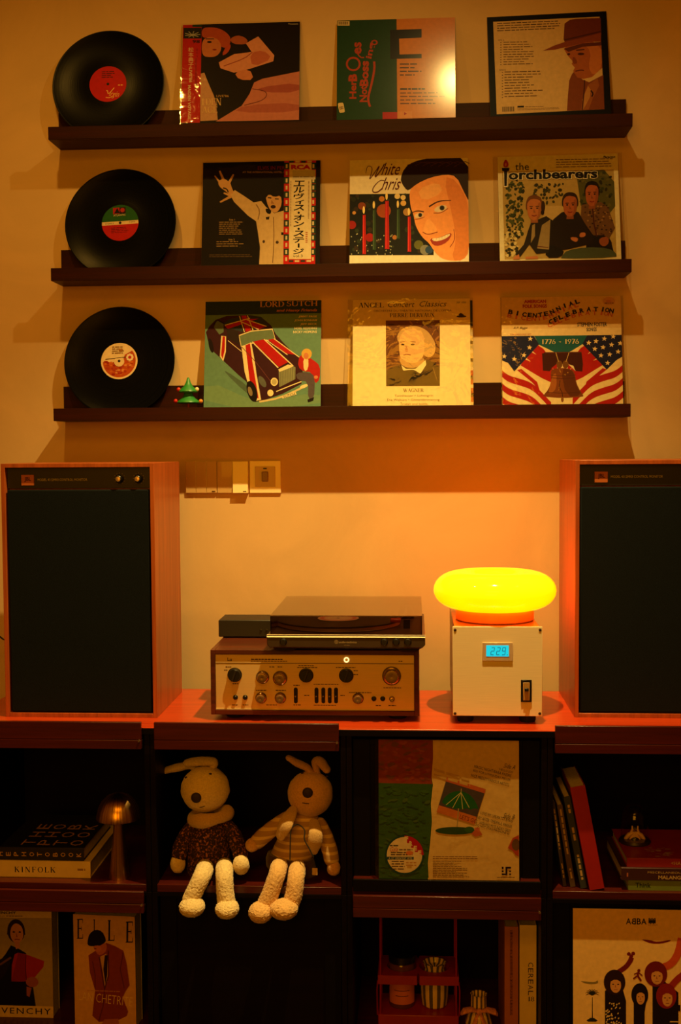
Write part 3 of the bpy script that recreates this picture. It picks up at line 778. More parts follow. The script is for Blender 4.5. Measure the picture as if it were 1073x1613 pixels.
# ------------------------------------------------------------------ voltage regulator box
VY = -.53
v0, v1 = at(713.2, 1128, VY), at(854.8, 987.4, VY)
vc = (v0.x+v1.x)/2; vh = (v1.x-v0.x)/2; vz0, vz1 = .019, v1.z; VD = .34
vb = thing('power_regulator', 'square brushed-gold power box with blue display, beneath the ring lamp', 'power supply', (vc, VY, 0))
M_VF = brushed('brushed_champagne', (240, 222, 188), .0, .38)
obj('housing', MB().box(-vh+.004, vh-.004, .004, VD, vz0+.002, vz1-.002), plain('housing_bronze', (150, 112, 72), .35, .5), vb, .002)
fp = obj('front_panel', MB().box(-vh, vh, 0, .0038, vz0, vz1), M_VF, vb, .001)
def VP(px, py): q = at(px, py, VY); return q.x-vc, q.z
for (px_, py_) in ((717, 992.3), (851, 992.3), (717, 1124), (850.5, 1124.2)):
    x, z = VP(px_, py_); sc_ = obj('screw', MB().lathe([(.0034, 0), (.003, .0012), (0, .0016)], 16, Matrix.Translation((x, 0, z)) @ Rx), plain('screw_dark', (90, 60, 44), .35, .7), fp)
    obj('hex_socket', MB().lathe([(.0014, .0010), (.0014, .0017), (0, .0017)], 6, Matrix.Translation((x, 0, z)) @ Rx), M_RUB, sc_)
x0, z1_ = VP(760, 1012); x1, z0_ = VP(808, 1041)
bz = obj('display_bezel', MB().box(x0, x1, -.003, -.0002, z0_, z1_), plain('bezel_silver', (206, 180, 156), .35, .2), fp, .0008)
x0, z1_ = VP(766, 1016.2); x1, z0_ = VP(801.5, 1033.8)
ds = obj('lit_screen', MB().box(x0, x1, -.0036, -.0031, z0_, z1_), emis('display_cyan', (0, 196, 236), 0.8), bz)
seg = MB()
def digit(ch, x, z, w_, h_):
    on = {'2': 'abged', '9': 'abcdfg'}[ch]; t = w_*.16
    S = {'a': (0,1,1,1), 'g': (0,.5,1,.5), 'd': (0,0,1,0), 'f': (0,.5,0,1), 'b': (1,.5,1,1), 'e': (0,0,0,.5), 'c': (1,0,1,.5)}
    for k in on:
        a = S[k]; p0 = (x+a[0]*w_, z+a[1]*h_); p1 = (x+a[2]*w_, z+a[3]*h_)
        if a[1] == a[3]: q = [(p0[0]+t*.3, p0[1]-t/2), (p1[0]-t*.3, p0[1]-t/2), (p1[0]-t*.3, p0[1]+t/2), (p0[0]+t*.3, p0[1]+t/2)]
        else: q = [(p0[0]-t/2, p0[1]+t*.3), (p0[0]+t/2, p0[1]+t*.3), (p0[0]+t/2, p1[1]-t*.3), (p0[0]-t/2, p1[1]-t*.3)]
        sh = .12
        seg.add([(u+(v-z)*sh, -.0038, v) for u, v in q], [(0,1,2,3)])
for ch, pa in (('2', 773), ('2', 782), ('9', 790.5)):
    xa, za = VP(pa, 1031); digit(ch, xa, za, .0068, .0165)
xa, za = VP(798.6, 1031); seg.add([(xa, -.0038, za-.001), (xa+.0015, -.0038, za-.001), (xa+.0015, -.0038, za+.0005), (xa, -.0038, za+.0005)], [(0,1,2,3)])
obj('digits', seg, plain('lcd_dark', (10, 40, 80), .5), ds)
x0, z1_ = VP(820.5, 1070.5); x1, z0_ = VP(837.5, 1105.5)
br = obj('breaker_switch', MB().box(x0, x1, -.0035, -.0002, z0_, z1_), M_BLACK, fp, .0006)
xm = (x0+x1)/2
obj('breaker_face', MB().box(xm-.0075, xm+.0075, -.006, -.0036, z0_+.004, z1_-.006), plain('breaker_gold', (170, 130, 70), .4), br, .0008)
obj('toggle', MB().box(xm-.0045, xm+.0045, -.013, -.0061, z0_+.026, z0_+.033), M_BLACK, br, .001)
for sx in (-1, 1):
    for y in (.035, VD-.03): obj('foot', MB().lathe([(.017, 0), (.019, .004), (.019, vz0+.0018)], 22, Matrix.Translation((sx*(vh-.03), y, 0))), M_RUB, vb)

# ------------------------------------------------------------------ ring lamp
LY = -.40
lq = at(779.3, 935, LY)
lp = thing('ring_lamp', 'glowing yellow glass ring lamp on the gold power box', 'lamp', (lq.x+.0, LY, vz1-.002))
Rm = (at(876, 930, LY).x-at(682.5, 930, LY).x)/2
ra, rb = Rm*.42, .0445; zc = .031+.040
def donut_mat():
    t = NT('lit_yellow_glass'); v = t.coord(); n1 = t.n('ShaderNodeTexNoise', i_Scale=9.0, i_Detail=1.0); t.l(v, n1.inputs['Vector'])
    t.l(t.ramp(n1.outputs[0], [(.3, (1.0, .112, 0.0)), (.7, (1.0, .128, 0.0))]), t.b.inputs['Emission Color'])
    t.b.inputs['Base Color'].default_value = (.8, .45, .02, 1); t.b.inputs['Emission Strength'].default_value = 7.6
    t.b.inputs['Roughness'].default_value = .08; t.b.inputs['Coat Weight'].default_value = .6; return t.m
prof = [(Rm-ra+ra*math.cos(2*math.pi*k/28), zc+rb*math.sin(2*math.pi*k/28)) for k in range(28)]
obj('glass_ring', MB().ring(prof, 72), donut_mat(), lp)
M_LB = plain('lamp_base_pink', (220, 150, 120), .4)
obj('base', MB().lathe([(.088, .0), (.092, .003), (.092, .020), (.086, .030), (.05, .036), (0, .036)], 56), M_LB, lp)
obj('centre_cap', MB().lathe([(.05, .037), (.05, .056), (.03, .06), (0, .06)], 40), M_LB, lp)

# ------------------------------------------------------------------ record sleeves
SK = (206, 138, 96); SKD = (166, 100, 64); HAIR = (40, 26, 18); CREAM = (232, 216, 180); INK = (24, 20, 20); RED = (186, 32, 28)
def vt(P, s, cx, y0, y1, h, c, **k): P.text(s, cx-(y1-y0)/2, (y0+y1)/2-h/2, cx+(y1-y0)/2, (y0+y1)/2+h/2, c, rot=-90, **k)
def barcode(P, x0, y0, x1, y1, seed=3):
    r = random.Random(seed); x = x0
    while x < x1:
        w_ = (x1-x0)*(.02+.04*r.random()); P.rect(x, y0, min(x+w_, x1), y1, INK); x += w_*2
def face(P, cx, cy, w_, h_, skin, hair, dark, smile=True):
    "a small plain face"
    P.poly([(cx-w_*.5, cy+h_*.12), (cx-w_*.56, cy-h_*.2), (cx-w_*.42, cy-h_*.52), (cx-w_*.05, cy-h_*.62), (cx+w_*.4, cy-h_*.54), (cx+w_*.56, cy-h_*.2), (cx+w_*.5, cy+h_*.12)], hair, 2)
    P.poly([(cx-w_*.2, cy+h_*.3), (cx+w_*.2, cy+h_*.3), (cx+w_*.24, cy+h_*.62), (cx-w_*.24, cy+h_*.62)], tuple(int(x*.86) for x in skin))
    P.poly([(cx-w_*.44, cy-h_*.46), (cx+w_*.44, cy-h_*.46), (cx+w_*.46, cy+h_*.1), (cx+w_*.34, cy+h_*.4), (cx, cy+h_*.54), (cx-w_*.34, cy+h_*.4), (cx-w_*.46, cy+h_*.1)], skin, 2)
    P.poly([(cx+w_*.2, cy-h_*.26), (cx+w_*.44, cy-h_*.28), (cx+w_*.46, cy+h_*.1), (cx+w_*.34, cy+h_*.4), (cx+w_*.1, cy+h_*.5), (cx+w_*.28, cy+h_*.2)], tuple(int(x*.88) for x in skin), 2)
    P.poly([(cx-w_*.5, cy-h_*.05), (cx-w_*.48, cy-h_*.42), (cx, cy-h_*.54), (cx+w_*.48, cy-h_*.42), (cx+w_*.5, cy-h_*.05), (cx+w_*.42, cy-h_*.28), (cx+w_*.3, cy-h_*.40), (cx-w_*.2, cy-h_*.44), (cx-w_*.42, cy-h_*.28)], hair, 1)
    for s in (-1, 1):
        P.ell(cx+s*w_*.19, cy-h_*.02, w_*.07, h_*.035, dark); P.line([(cx+s*w_*.09, cy-h_*.1), (cx+s*w_*.3, cy-h_*.1)], h_*.035, dark)
    P.poly([(cx-w_*.04, cy), (cx+w_*.1, cy+h_*.18), (cx-w_*.06, cy+h_*.17)], tuple(int(x*.82) for x in skin))
    P.line([(cx-w_*.16, cy+h_*.29), (cx, cy+h_*.33), (cx+w_*.16, cy+h_*.29)], h_*.045, (150, 50, 40), 1)

def a_pink(P):
    P.full((26, 18, 18))
    P.poly([(635,560),(700,530),(985,472),(985,860),(340,870),(540,745),(600,650)], (206,140,128))
    P.poly([(660,600),(985,560),(985,640),(700,640)], (180,104,100), 1); P.poly([(560,740),(985,720),(985,800),(470,800)], (188,116,108), 1)
    P.line([(620,610),(740,630),(720,700),(560,742)], 6, (120,60,60), 2)
    P.poly([(220,490),(260,480),(300,600),(340,700),(355,860),(220,866)], (208,168,140))
    P.poly([(570,250),(665,195),(790,345),(782,392),(600,452),(480,482),(375,447),(362,400),(480,335),(615,318)], (224,164,140))
    P.poly([(600,330),(700,300),(780,370),(620,440)], (204,126,106), 1); P.line([(400,430),(560,370),(620,320)], 7, (170,96,84), 1)
    P.poly([(480,480),(600,450),(635,540),(520,540)], (216,150,120), 1)
    P.poly([(232,130),(300,122),(380,135),(450,190),(455,250),(400,300),(300,200),(232,210)], (190,96,60), 2)
    P.poly([(232,220),(300,195),(370,225),(385,300),(350,350),(300,360),(232,350)], SK, 2)
    P.poly([(430,330),(380,350),(430,250),(460,265)], (196,90,62), 1)
    P.poly([(445,215),(500,185),(560,200),(590,235),(560,260),(470,255)], (186,110,76), 1)
    for x in (290,): P.ell(x, 240, 18, 8, INK); P.line([(260,215),(325,215)], 7, HAIR); P.ell(330, 300, 16, 7, (150,60,50))
    P.poly([(232,360),(330,375),(370,450),(520,540),(640,545),(580,640),(530,745),(350,830),(340,700),(280,560),(232,430)], (22,14,14), 1)
    P.rect(86, 100, 160, 118, (190,40,34)); P.rect(160,100,232,124,(40,70,50))
    P.poly([(86,118),(232,124),(216,880),(68,880)], (196,34,30))
    P.poly([(92,128),(231,128),(229,212),(90,212)], (40,44,42)); 
    for k in range(9): P.line([(160,185),(160+60*math.cos(k*.7),180+26*math.sin(k*.7))], 4, (200,200,190))
    P.text('98', 160, 222, 218, 250, (40,10,10), bold=.03)
    for i, ch in enumerate('松本典子'): P.text(ch, 128, 282+i*39, 168, 318+i*39, (236,220,190))
    vt(P, "LIVE'86", 146, 442, 560, 24, (236,220,190), bold=.02); vt(P, 'MAIDEN VOYAGE', 136, 580, 852, 24, (236,220,190), bold=.02)
    vt(P, "ライブ", 195, 290, 360, 14, (60,10,10)); P.small(182, 370, 192, 620, 26, (90,14,14), .4, 2, .1)
    P.text("LIVE'86", 345, 658, 440, 676, (206,170,110)); P.serif('DEN', 262, 684, 382, 742, (226,196,150)); P.serif('I', 228,684,250,742,(226,196,150)); P.serif('AGE', 232, 748, 352, 804, (226,196,150))
    P.text('Panasonic', 898, 90, 972, 102, (220,210,190))

def a_green(P):
    P.full((30, 82, 52)); P.poly([(537,60),(975,40),(980,810),(540,810)], (218,146,56))
    P.poly([(490,145),(720,138),(720,203),(555,210),(558,328),(720,325),(720,357),(490,362)], (24,16,18))
    P.rect(108, 78, 195, 112, (226,206,160)); barcode(P, 116, 82, 186, 104)
    O = (186,78,36)
    for ring, c in ((54, O), (40, (30,82,52))): P.ell(220, 398, ring, ring, c)
    P.text('Her', 215-70, 590-26, 215+70, 590+26, O, rot=90, bold=.03); P.text('B', 215-28, 500-32, 215+28, 500+32, O, rot=90, bold=.05)
    P.text('es', 255-45, 280-26, 255+45, 280+26, O, rot=90, bold=.03)
    P.text('Not', 292-62, 622-28, 292+62, 622+28, O, rot=90, bold=.03); P.text('Boss', 300-95, 470-32, 300+95, 470+32, O, rot=88, bold=.04)
    P.text('ing', 350-60, 300-28, 350+60, 300+28, O, rot=78, bold=.03)
    P.line([(340,720),(322,660),(350,560),(375,440),(372,380)], 16, O, 2); P.line([(240,300),(270,350),(300,350)], 9, O, 1); P.ell(375, 238, 24, 20, O); P.ell(375,238,13,10,(30,82,52))
    P.poly([(105,698),(112,690),(138,688),(146,696),(155,755),(148,762),(122,765),(114,758)], (226,206,160)); P.text('88', 118, 712, 142, 742, INK, rot=-80)
    P.rect(432, 762, 540, 815, (190,30,34)); P.rect(542, 758, 650, 815, (226,160,92)); P.poly([(590,762),(612,775),(590,786)], (180,30,30))
    P.small(560, 396, 720, 505, 4, (84,50,26), .32, 5, .35); P.small(562, 582, 760, 600, 1, (60,34,18), .7, 8, .2); P.small(562, 614, 900, 720, 4, (110,66,34), .3, 9, .4)

def a_hat(P):
    P.full((22, 20, 24)); P.poly([(125,123),(815,97),(846,718),(148,732)], (222,192,142))
    P.small(150, 132, 560, 196, 4, (84,60,34), .34, 11, .1, -.03)
    P.text('SIDE A', 155, 240, 195, 250, (70,46,26)); P.small(190, 256, 390, 418, 10, (110,80,48), .3, 12, .5); P.text('SIDE B', 164, 437, 204, 447, (70,46,26)); P.small(197, 452, 460, 632, 10, (110,80,48), .3, 13, .5)
    for i in range(10): P.rect(170, 258+i*16.2, 178, 263+i*16.2, (110,80,48)); P.rect(180, 455+i*18.4, 188, 460+i*18.4, (110,80,48))
    barcode(P, 183, 684, 262, 716); P.rect(280, 680, 322, 692, (40,28,24)); P.small(330, 686, 450, 694, 1, (110,80,48), .4, 14, 0); P.small(280, 698, 575, 714, 2, (120,90,56), .3, 15, .1)
    J = (146,84,44)
    P.poly([(652,455),(700,515),(745,535),(838,488),(846,718),(600,722),(606,620),(615,520),(632,480)], J)
    P.poly([(735,555),(800,510),(812,560),(770,640),(742,718),(690,718),(705,640)], (170,108,62), 0); P.poly([(738,560),(756,585),(748,640),(706,718),(700,650)], (200,150,92), 0)
    P.line([(716,520),(712,600),(700,718)], 8, (92,48,24), 1); P.line([(756,590),(772,612),(762,632)], 10, (70,36,18), 1)
    P.poly([(580,310),(600,290),(760,262),(826,285),(832,440),(765,500),(710,512),(668,502),(640,458),(652,436),(630,410),(640,396),(605,355)], (184,112,64))
    P.poly([(700,270),(826,280),(832,440),(770,495),(740,430),(760,330)], (206,136,84), 1); P.poly([(580,308),(700,275),(826,266),(826,290),(700,298),(610,330)], (112,60,32))
    P.ell(692, 345, 22, 8, (88,44,24)); P.ell(612, 345, 10, 7, (88,44,24)); P.poly([(640,350),(676,408),(634,412)], (150,84,46), 1); P.line([(655,460),(690,452),(712,456)], 8, (110,52,30), 1); P.line([(660,320),(715,316)], 8, (92,50,28))
    P.poly([(585,140),(620,116),(660,110),(822,106),(826,220),(700,240),(586,265),(578,245)], (128,66,36), 0)
    P.poly([(443,320),(520,285),(590,262),(700,238),(824,205),(824,265),(740,266),(600,296),(520,314)], (154,84,46), 0); P.line([(584,250),(700,225),(824,196)], 10, (96,48,26))

def b_black(P):
    P.full((18, 15, 15)); W_ = (218, 190, 146)
    P.poly([(335,308),(400,350),(480,405),(540,395),(575,440),(640,490),(715,470),(715,890),(525,890),(532,760),(515,640),(500,552),(440,510),(330,400),(300,345)], W_)
    P.line([(500,420),(530,470),(515,540)], 8, (150,122,86), 1); P.line([(635,520),(640,700),(630,880)], 7, (160,130,92), 1); P.poly([(570,450),(620,460),(612,500),(580,490)], INK, 1); P.poly([(575,520),(605,515),(600,540),(578,540)], (50,40,34))
    P.ell(560, 712, 10, 12, (90,70,50)); P.ell(664, 718, 12, 12, (90,70,50)); P.rect(695, 640, 715, 662, INK)
    H_ = (214,172,122)
    P.poly([(205,240),(250,215),(300,250),(310,285),(330,330),(300,345),(255,310),(215,280)], H_, 1)
    for a_, b_, w2 in (((255,245),(218,158),22), ((285,262),(325,186),22), ((225,255),(180,196),16), ((310,355),(222,402),22), ((300,350),(250,330),20)): P.line([a_, b_], (w2, w2*.55), H_)
    P.line([(245,290),(275,300),(285,325)], 10, (70,50,34), 1)
    P.poly([(568,345),(600,335),(690,345),(700,420),(670,480),(632,488),(595,445)], H_, 1)
    P.poly([(560,300),(640,285),(720,310),(716,420),(690,350),(640,365),(600,340),(575,370),(560,400)], (22,17,16), 1)
    P.line([(590,368),(618,372)], 8, INK); P.line([(645,378),(675,380)], 8, INK); P.ell(632, 440, 20, 14, (60,24,20)); P.poly([(618,385),(640,415),(616,416)], (176,130,86))
    P.text('ELVIS IN PER', 512, 122, 722, 150, (150,34,28)); P.text('AT THE INTERNATIONAL HOTEL, L', 395, 163, 720, 178, (206,172,120))
    P.text('Side 1', 292, 533, 336, 546, (206,172,120)); P.text('Side 2', 288, 688, 334, 701, (206,172,120))
    P.small(215, 556, 410, 664, 7, (176,144,98), .34, 21, .3); P.small(195, 708, 430, 760, 3, (176,144,98), .34, 22, .3); P.small(140, 812, 470, 840, 2, (130,104,70), .3, 23, .05)
    P.poly([(716,80),(962,76),(960,890),(712,890)], (206,36,30))
    n = 14
    for side in (735, 942):
        for i in range(n):
            y = 96+i*56
            if i % 2 == 0 or side > 900 and i % 3 == 0: P.rect(side-20, y, side+20, y+52, (36,78,66))
            P.rect(side-7, y+12, side+7, y+42, (230,214,180))
    for i in range(4): P.rect(755+i*46, 82, 790+i*46, 96, (230,214,180) if i % 2 else (36,78,66)); P.rect(755+i*46, 860, 790+i*46, 874, (230,214,180) if i % 2 else (36,78,66))
    P.rect(756, 100, 928, 852, (238,222,186)); P.text('RCA', 768, 112, 922, 150, (196,34,28), bold=.06)
    P.rect(780, 154, 958, 228, (214,206,190)); P.small(786, 205, 950, 222, 1, (150,140,126), .4, 24, 0)
    y = 236
    for ch in 'エルヴィス・オン・ステージ':
        hh = {'・': 26, 'ィ': 40, 'ー': 40}.get(ch, 50)
        if ch == '・': P.ell(830, y+12, 9, 9, INK)
        elif ch == 'ー': P.rect(824, y, 838, y+hh-6, INK)
        else: P.text(ch, 788 if ch != 'ィ' else 800, y, 874, y+hh-4, INK, bold=.025, shear=.1)
        y += hh
    P.text('vol.3', 788, 816, 862, 838, INK); P.small(902, 240, 912, 540, 30, (120,60,40), .4, 25, 0); P.small(884, 640, 900, 730, 6, (190,90,60), .5, 26, 0); P.small(764, 240, 772, 600, 30, (150,110,80), .4, 27, 0)

def b_white(P):
    P.full((240, 228, 204)); P.rect(60, 335, 725, 822, (30, 30, 22))
    r = random.Random(4)
    for i in range(70):
        x, y = 80+r.random()*600, 340+r.random()*470; q = 6+r.random()*16
        P.ell(x, y, q, q, r.choice([(52,56,34),(40,44,28),(70,52,30),(24,22,18),(60,70,44)]), 8)
    for x, y, q, c in ((340,470,55,(176,92,34)), (325,375,22,(206,140,60)), (445,355,22,(236,214,160)), (490,365,20,(236,214,160)), (492,410,22,(230,190,120)), (170,430,30,(150,80,40)), (520,480,30,(190,150,90)), (110,484,14,(214,160,90)), (92,580,34,(170,40,30)), (232,680,34,(176,34,28)), (425,680,18,(190,130,70)), (610,740,36,(120,120,60)), (660,780,40,(150,150,140)), (690,780,30,(60,90,130))): P.ell(x, y, q, q, c, 16)
    for i in range(40): P.ell(85+r.random()*330, 640+r.random()*180, 4, 6, (186,186,160), 6)
    for x, y0, y1, w_, c in ((188,500,812,28,(190,32,28)), (266,460,780,26,(60,84,52)), (365,392,772,34,(190,32,28)), (452,456,692,26,(60,84,52)), (537,516,795,28,(190,32,28))):
        P.poly([(x-w_*.4,y0),(x+w_*.4,y0),(x+w_*.55,y1),(x-w_*.45,y1)], c); P.line([(x-w_*.2,y0+6),(x-w_*.2,y1-8)], 4, tuple(min(255,k+50) for k in c)); P.ell(x-3, y0-38, 9, 30, (250,226,160), 14)
    P.rect(60, 822, 1000, 890, (240,228,204))
    P.poly([(536,300),(600,255),(700,205),(800,170),(900,180),(960,310),(1000,400),(1000,780),(950,870),(800,862),(735,800),(690,725),(640,685),(588,600),(570,500),(546,440)], (246,172,108), 2)
    P.poly([(800,200),(900,230),(1000,420),(1000,790),(950,866),(860,862),(900,700),(870,520)], (230,150,86), 1); P.poly([(600,300),(760,240),(800,330),(640,400)], (250,190,130), 1)
    P.poly([(468,215),(500,130),(570,80),(700,52),(1000,45),(1000,410),(960,330),(900,200),(820,185),(700,208),(600,255),(545,300),(520,310),(484,262)], (58,34,22), 1)
    for k in range(7): P.line([(520+k*60,110+k*3),(600+k*60,80),(700+k*50,100)], 5, (92,56,34), 1)
    P.ell(778, 455, 50, 24, (236,214,186), rot=-18); P.ell(612, 508, 34, 20, (236,214,186), rot=-18); P.ell(790, 450, 19, 20, (70,56,40)); P.ell(622, 505, 15, 17, (70,56,40)); P.ell(790,450,8,9,INK); P.ell(622,505,7,8,INK)
    P.line([(690,440),(760,395),(860,390)], (14,6), (96,54,30), 2); P.line([(560,485),(600,470),(650,480)], (6,12), (96,54,30), 2)
    P.line([(725,490),(780,492),(835,455)], 5, (130,76,46), 2); P.line([(582,540),(620,534),(655,520)], 5, (150,90,56), 2)
    P.poly([(680,520),(740,590),(755,640),(690,660),(640,640),(650,600)], (250,184,120), 2); P.line([(642,640),(680,662),(755,640)], 7, (166,88,54), 2)
    P.poly([(690,690),(760,690),(850,645),(868,660),(830,720),(770,750),(720,745)], (180,74,58), 1); P.poly([(705,690),(770,688),(848,650),(852,668),(800,702),(730,716)], (244,232,206), 1)
    for k in range(6): P.line([(722+k*22,690-k*6),(726+k*22,712-k*7)], 2, (200,170,140))
    P.line([(880,620),(890,700),(850,760)], 6, (176,96,58), 2)
    M_ = (104,22,28)
    P.line([(200,170),(210,110),(250,118),(245,170),(222,232),(280,150),(312,100),(282,170),(268,215),(330,130),(345,96)], (4,9), M_, 2, P.let); P.text('hite', 320, 88, 468, 186, M_, shear=.55)
    P.line([(345,230),(310,225),(258,280),(250,320),(290,325),(330,290)], (4,10), M_, 2, P.let); P.text('hris', 320, 205, 474, 304, M_, shear=.55)

def b_torch(P):
    P.full((236, 226, 196)); P.poly([(97,165),(888,165),(912,800),(112,808)], (196,172,112))
    r = random.Random(9)
    P.poly([(620,165),(888,165),(905,520),(660,460),(640,300)], (104,104,52), 1); P.poly([(380,420),(530,420),(560,560),(400,560)], (214,190,138))
    for cx, cy, sx, sy, n, cs in ((190,440,60,210,120,[(70,84,38),(96,104,50),(52,60,30)]), (430,330,110,70,50,[(80,84,44),(60,60,34)]), (760,330,110,150,70,[(70,80,40),(120,116,60),(56,56,28)]), (170,680,60,100,60,[(60,60,36),(226,210,160)])):
        for i in range(n): P.ell(cx+(r.random()-.5)*2*sx, cy+(r.random()-.5)*2*sy, 7+r.random()*7, 5+r.random()*12, r.choice(cs), 7, r.random()*90)
    # three seated men
    P.poly([(660,420),(720,405),(800,400),(850,440),(900,590),(860,660),(880,700),(800,730),(690,680),(655,520)], (128,94,60), 0)
    for i in range(70): P.ell(670+r.random()*210, 420+r.random()*220, 8, 6, r.choice([(60,40,30),(176,140,90),(90,60,40)]), 6)
    P.poly([(700,640),(860,640),(900,800),(690,800)], (34,26,24), 1); P.poly([(790,660),(850,650),(858,700),(820,728),(786,700)], SKD, 1)
    P.line([(740,440),(750,560),(770,650)], 10, (90,40,30))
    face(P, 735, 345, 100, 165, (186,112,72), (30,22,20), INK)
    P.poly([(520,470),(560,460),(640,470),(690,560),(745,640),(740,700),(560,740),(420,760),(430,600),(460,520)], (46,32,26), 0)
    P.poly([(535,460),(620,462),(630,500),(540,496)], (40,28,24), 1); face(P, 580, 420, 108, 160, (190,116,76), (62,40,24), INK)
    P.poly([(580,650),(640,655),(630,690),(590,675)], SK, 1); P.poly([(650,620),(690,618),(690,650),(645,655)], SK, 1)
    P.poly([(520,790),(560,745),(700,725),(850,735),(908,770),(912,805),(515,808)], (92,104,84), 1); P.poly([(420,700),(540,740),(520,800),(400,800)], (30,24,22), 1)
    P.poly([(300,545),(350,520),(410,495),(460,530),(430,620),(430,760),(340,770),(290,700),(215,800),(190,770),(250,700),(280,600)], (52,44,38), 0)
    P.poly([(380,560),(440,520),(430,740),(345,730)], (176,156,116), 0); P.poly([(310,560),(330,550),(330,640),(300,690)], (176,156,116)); P.line([(345,715),(425,725)], 6, (120,60,40))
    P.poly([(180,790),(215,770),(222,806),(172,808)], SK); P.poly([(262,790),(350,785),(352,806),(262,806)], SK)
    face(P, 325, 440, 112, 165, (206,138,90), (132,86,46), (60,36,24)); P.ell(388, 425, 14, 40, (70,44,26)); P.ell(384, 468, 12, 18, (40,26,20))
    P.rect(95,150,790,168,(236,226,196))
    P.text('the', 190, 106, 288, 160, INK, bold=.0); P.text('orchbearers', 138, 152, 778, 232, (244,236,214), bold=.075); P.text('orchbearers', 142, 155, 774, 228, INK, bold=.035)
    P.poly([(104,170),(140,170),(136,280),(108,280)], (244,236,214)); P.poly([(94,140),(150,140),(146,164),(98,164)], INK); P.poly([(110,164),(134,164),(130,272),(112,272)], INK)
    P.poly([(122,72),(145,110),(138,136),(108,136),(104,110)], (176,36,34), 1); P.poly([(122,100),(132,118),(120,132),(114,118)], (220,150,120), 1)
    P.text('Paragon', 812, 68, 898, 88, INK, bold=.03, shear=.3); P.small(480, 86, 880, 156, 4, (130,100,64), .3, 31, .15)

def c_car(P):
    P.full((116, 150, 128)); P.poly([(60,60),(1010,60),(1008,166),(60,172)], (52,70,78)); D = (74,34,42); W_ = (232,214,166)
    P.poly([(60,700),(500,900),(1000,800),(1010,930),(40,930)], (128,156,124), 1); P.poly([(220,620),(420,760),(500,880),(380,800),(230,650)], (96,116,98), 1)
    P.poly([(70,310),(100,260),(150,210),(240,180),(420,175),(520,190),(600,260),(640,330),(700,400),(770,470),(830,520),(860,640),(850,740),(700,820),(560,870),(470,890),(420,830),(400,720),(330,660),(210,545),(130,470),(85,380)], D, 0)
    P.poly([(215,245),(260,205),(420,178),(520,190),(590,265),(360,310),(230,270)], (64,72,74), 0)
    P.poly([(340,225),(400,215),(560,270),(500,290)], RED); P.poly([(225,262),(420,205),(500,205),(250,285)], RED); P.poly([(360,180),(400,178),(440,300),(395,310)], RED)
    for a_, b_ in (((345,222),(500,292)), ((405,212),(565,268)), ((225,255),(430,200)), ((345,182),(385,312)), ((410,178),(455,298))): P.line([a_, b_], 7, W_)
    P.poly([(340,340),(440,305),(610,290),(635,370),(480,395),(360,430)], (120,136,108), 0); P.line([(340,340),(440,305),(612,290),(635,370),(480,397),(358,430),(340,340)], 8, W_)
    P.poly([(135,270),(160,215),(215,245),(215,310),(180,330)], (112,128,100), 0); P.poly([(240,280),(335,305),(350,420),(245,360)], (60,44,40), 0); P.line([(130,250),(165,212),(220,240)], 8, (30,22,24))
    P.poly([(455,390),(540,372),(740,560),(665,600)], RED, 0); P.line([(448,392),(660,606)], 9, W_); P.line([(545,372),(780,590)], 9, W_)
    P.poly([(575,375),(625,368),(800,500),(720,490)], RED); P.line([(625,368),(830,520)], 7, W_); P.line([(560,375),(735,500)], 6, W_)
    P.poly([(360,430),(440,395),(470,560),(480,640),(520,870),(480,880),(420,760),(385,640)], W_, 0); P.poly([(392,420),(430,405),(450,560),(500,860),(470,850),(425,700)], RED, 0)
    P.poly([(195,340),(235,345),(232,470),(210,550),(182,510)], W_, 0); P.poly([(207,345),(226,348),(222,460),(205,530),(192,500)], RED)
    P.poly([(664,632),(760,590),(800,600),(800,700),(670,766)], (150,150,118), 0)
    for k in range(9): P.line([(676+k*14,628-k*4),(680+k*14,758-k*7)], 3, (84,80,66))
    P.poly([(660,620),(740,580),(790,590),(760,606),(670,640)], W_, 0); P.ell(628, 722, 30, 34, W_); P.ell(628,722,20,24,(190,176,130)); P.ell(597, 814, 25, 28, W_); P.ell(530,720,24,52,(110,110,100), rot=-30)
    P.ell(445, 800, 40, 90, (34,24,26), rot=-15); P.ell(430,800,17,40,(150,130,100), rot=-15); P.ell(110, 420, 18, 60, (40,26,30), rot=-12)
    P.line([(505,888),(680,855),(860,770),(905,745)], 16, (216,196,146), 1); P.line([(645,802),(760,755),(850,720)], 8, W_); P.poly([(690,842),(805,808),(812,828),(696,862)], (222,206,160)); P.text('SUTCH', 702, 824, 800, 846, INK, rot=14)
    P.ell(870, 760, 34, 14, W_, rot=-20); P.line([(360,430),(480,560),(600,720)], 5, (120,70,70), 1); P.line([(250,380),(360,470)], 5, W_)
    P.poly([(830,510),(870,500),(940,540),(1000,590),(1000,700),(960,745),(930,640),(870,640),(820,600)], (186,44,36), 1); P.poly([(862,530),(905,520),(905,620),(870,640)], (226,206,160), 1)
    P.poly([(800,650),(910,640),(960,680),(955,870),(905,870),(905,720),(820,710)], (104,92,96), 1); P.poly([(900,870),(955,850),(948,880),(905,894)], (40,28,26)); P.ell(890, 495, 42, 44, (214,176,92)); P.ell(886, 510, 20, 26, SK); P.ell(968, 685, 16, 14, SK)
    P.serif('LORD', 512, 66, 706, 112, (206,160,84)); P.serif('SUTCH', 728, 66, 974, 108, (206,160,84)); P.text('and Heavy Friends', 645, 130, 972, 158, (190,126,70), bold=.03, shear=.25)
    for i, s in enumerate(('JIMMY PAGE', 'JOHN BONHAM', 'JEFF BECK', 'NOEL REDDING', 'NICKY HOPKINS')):
        x0 = (822, 790, 836, 788, 780)[i]; P.text(s, x0, 184+i*30.5, 971, 204+i*30.5, (226,212,170), bold=.02, shear=.1)

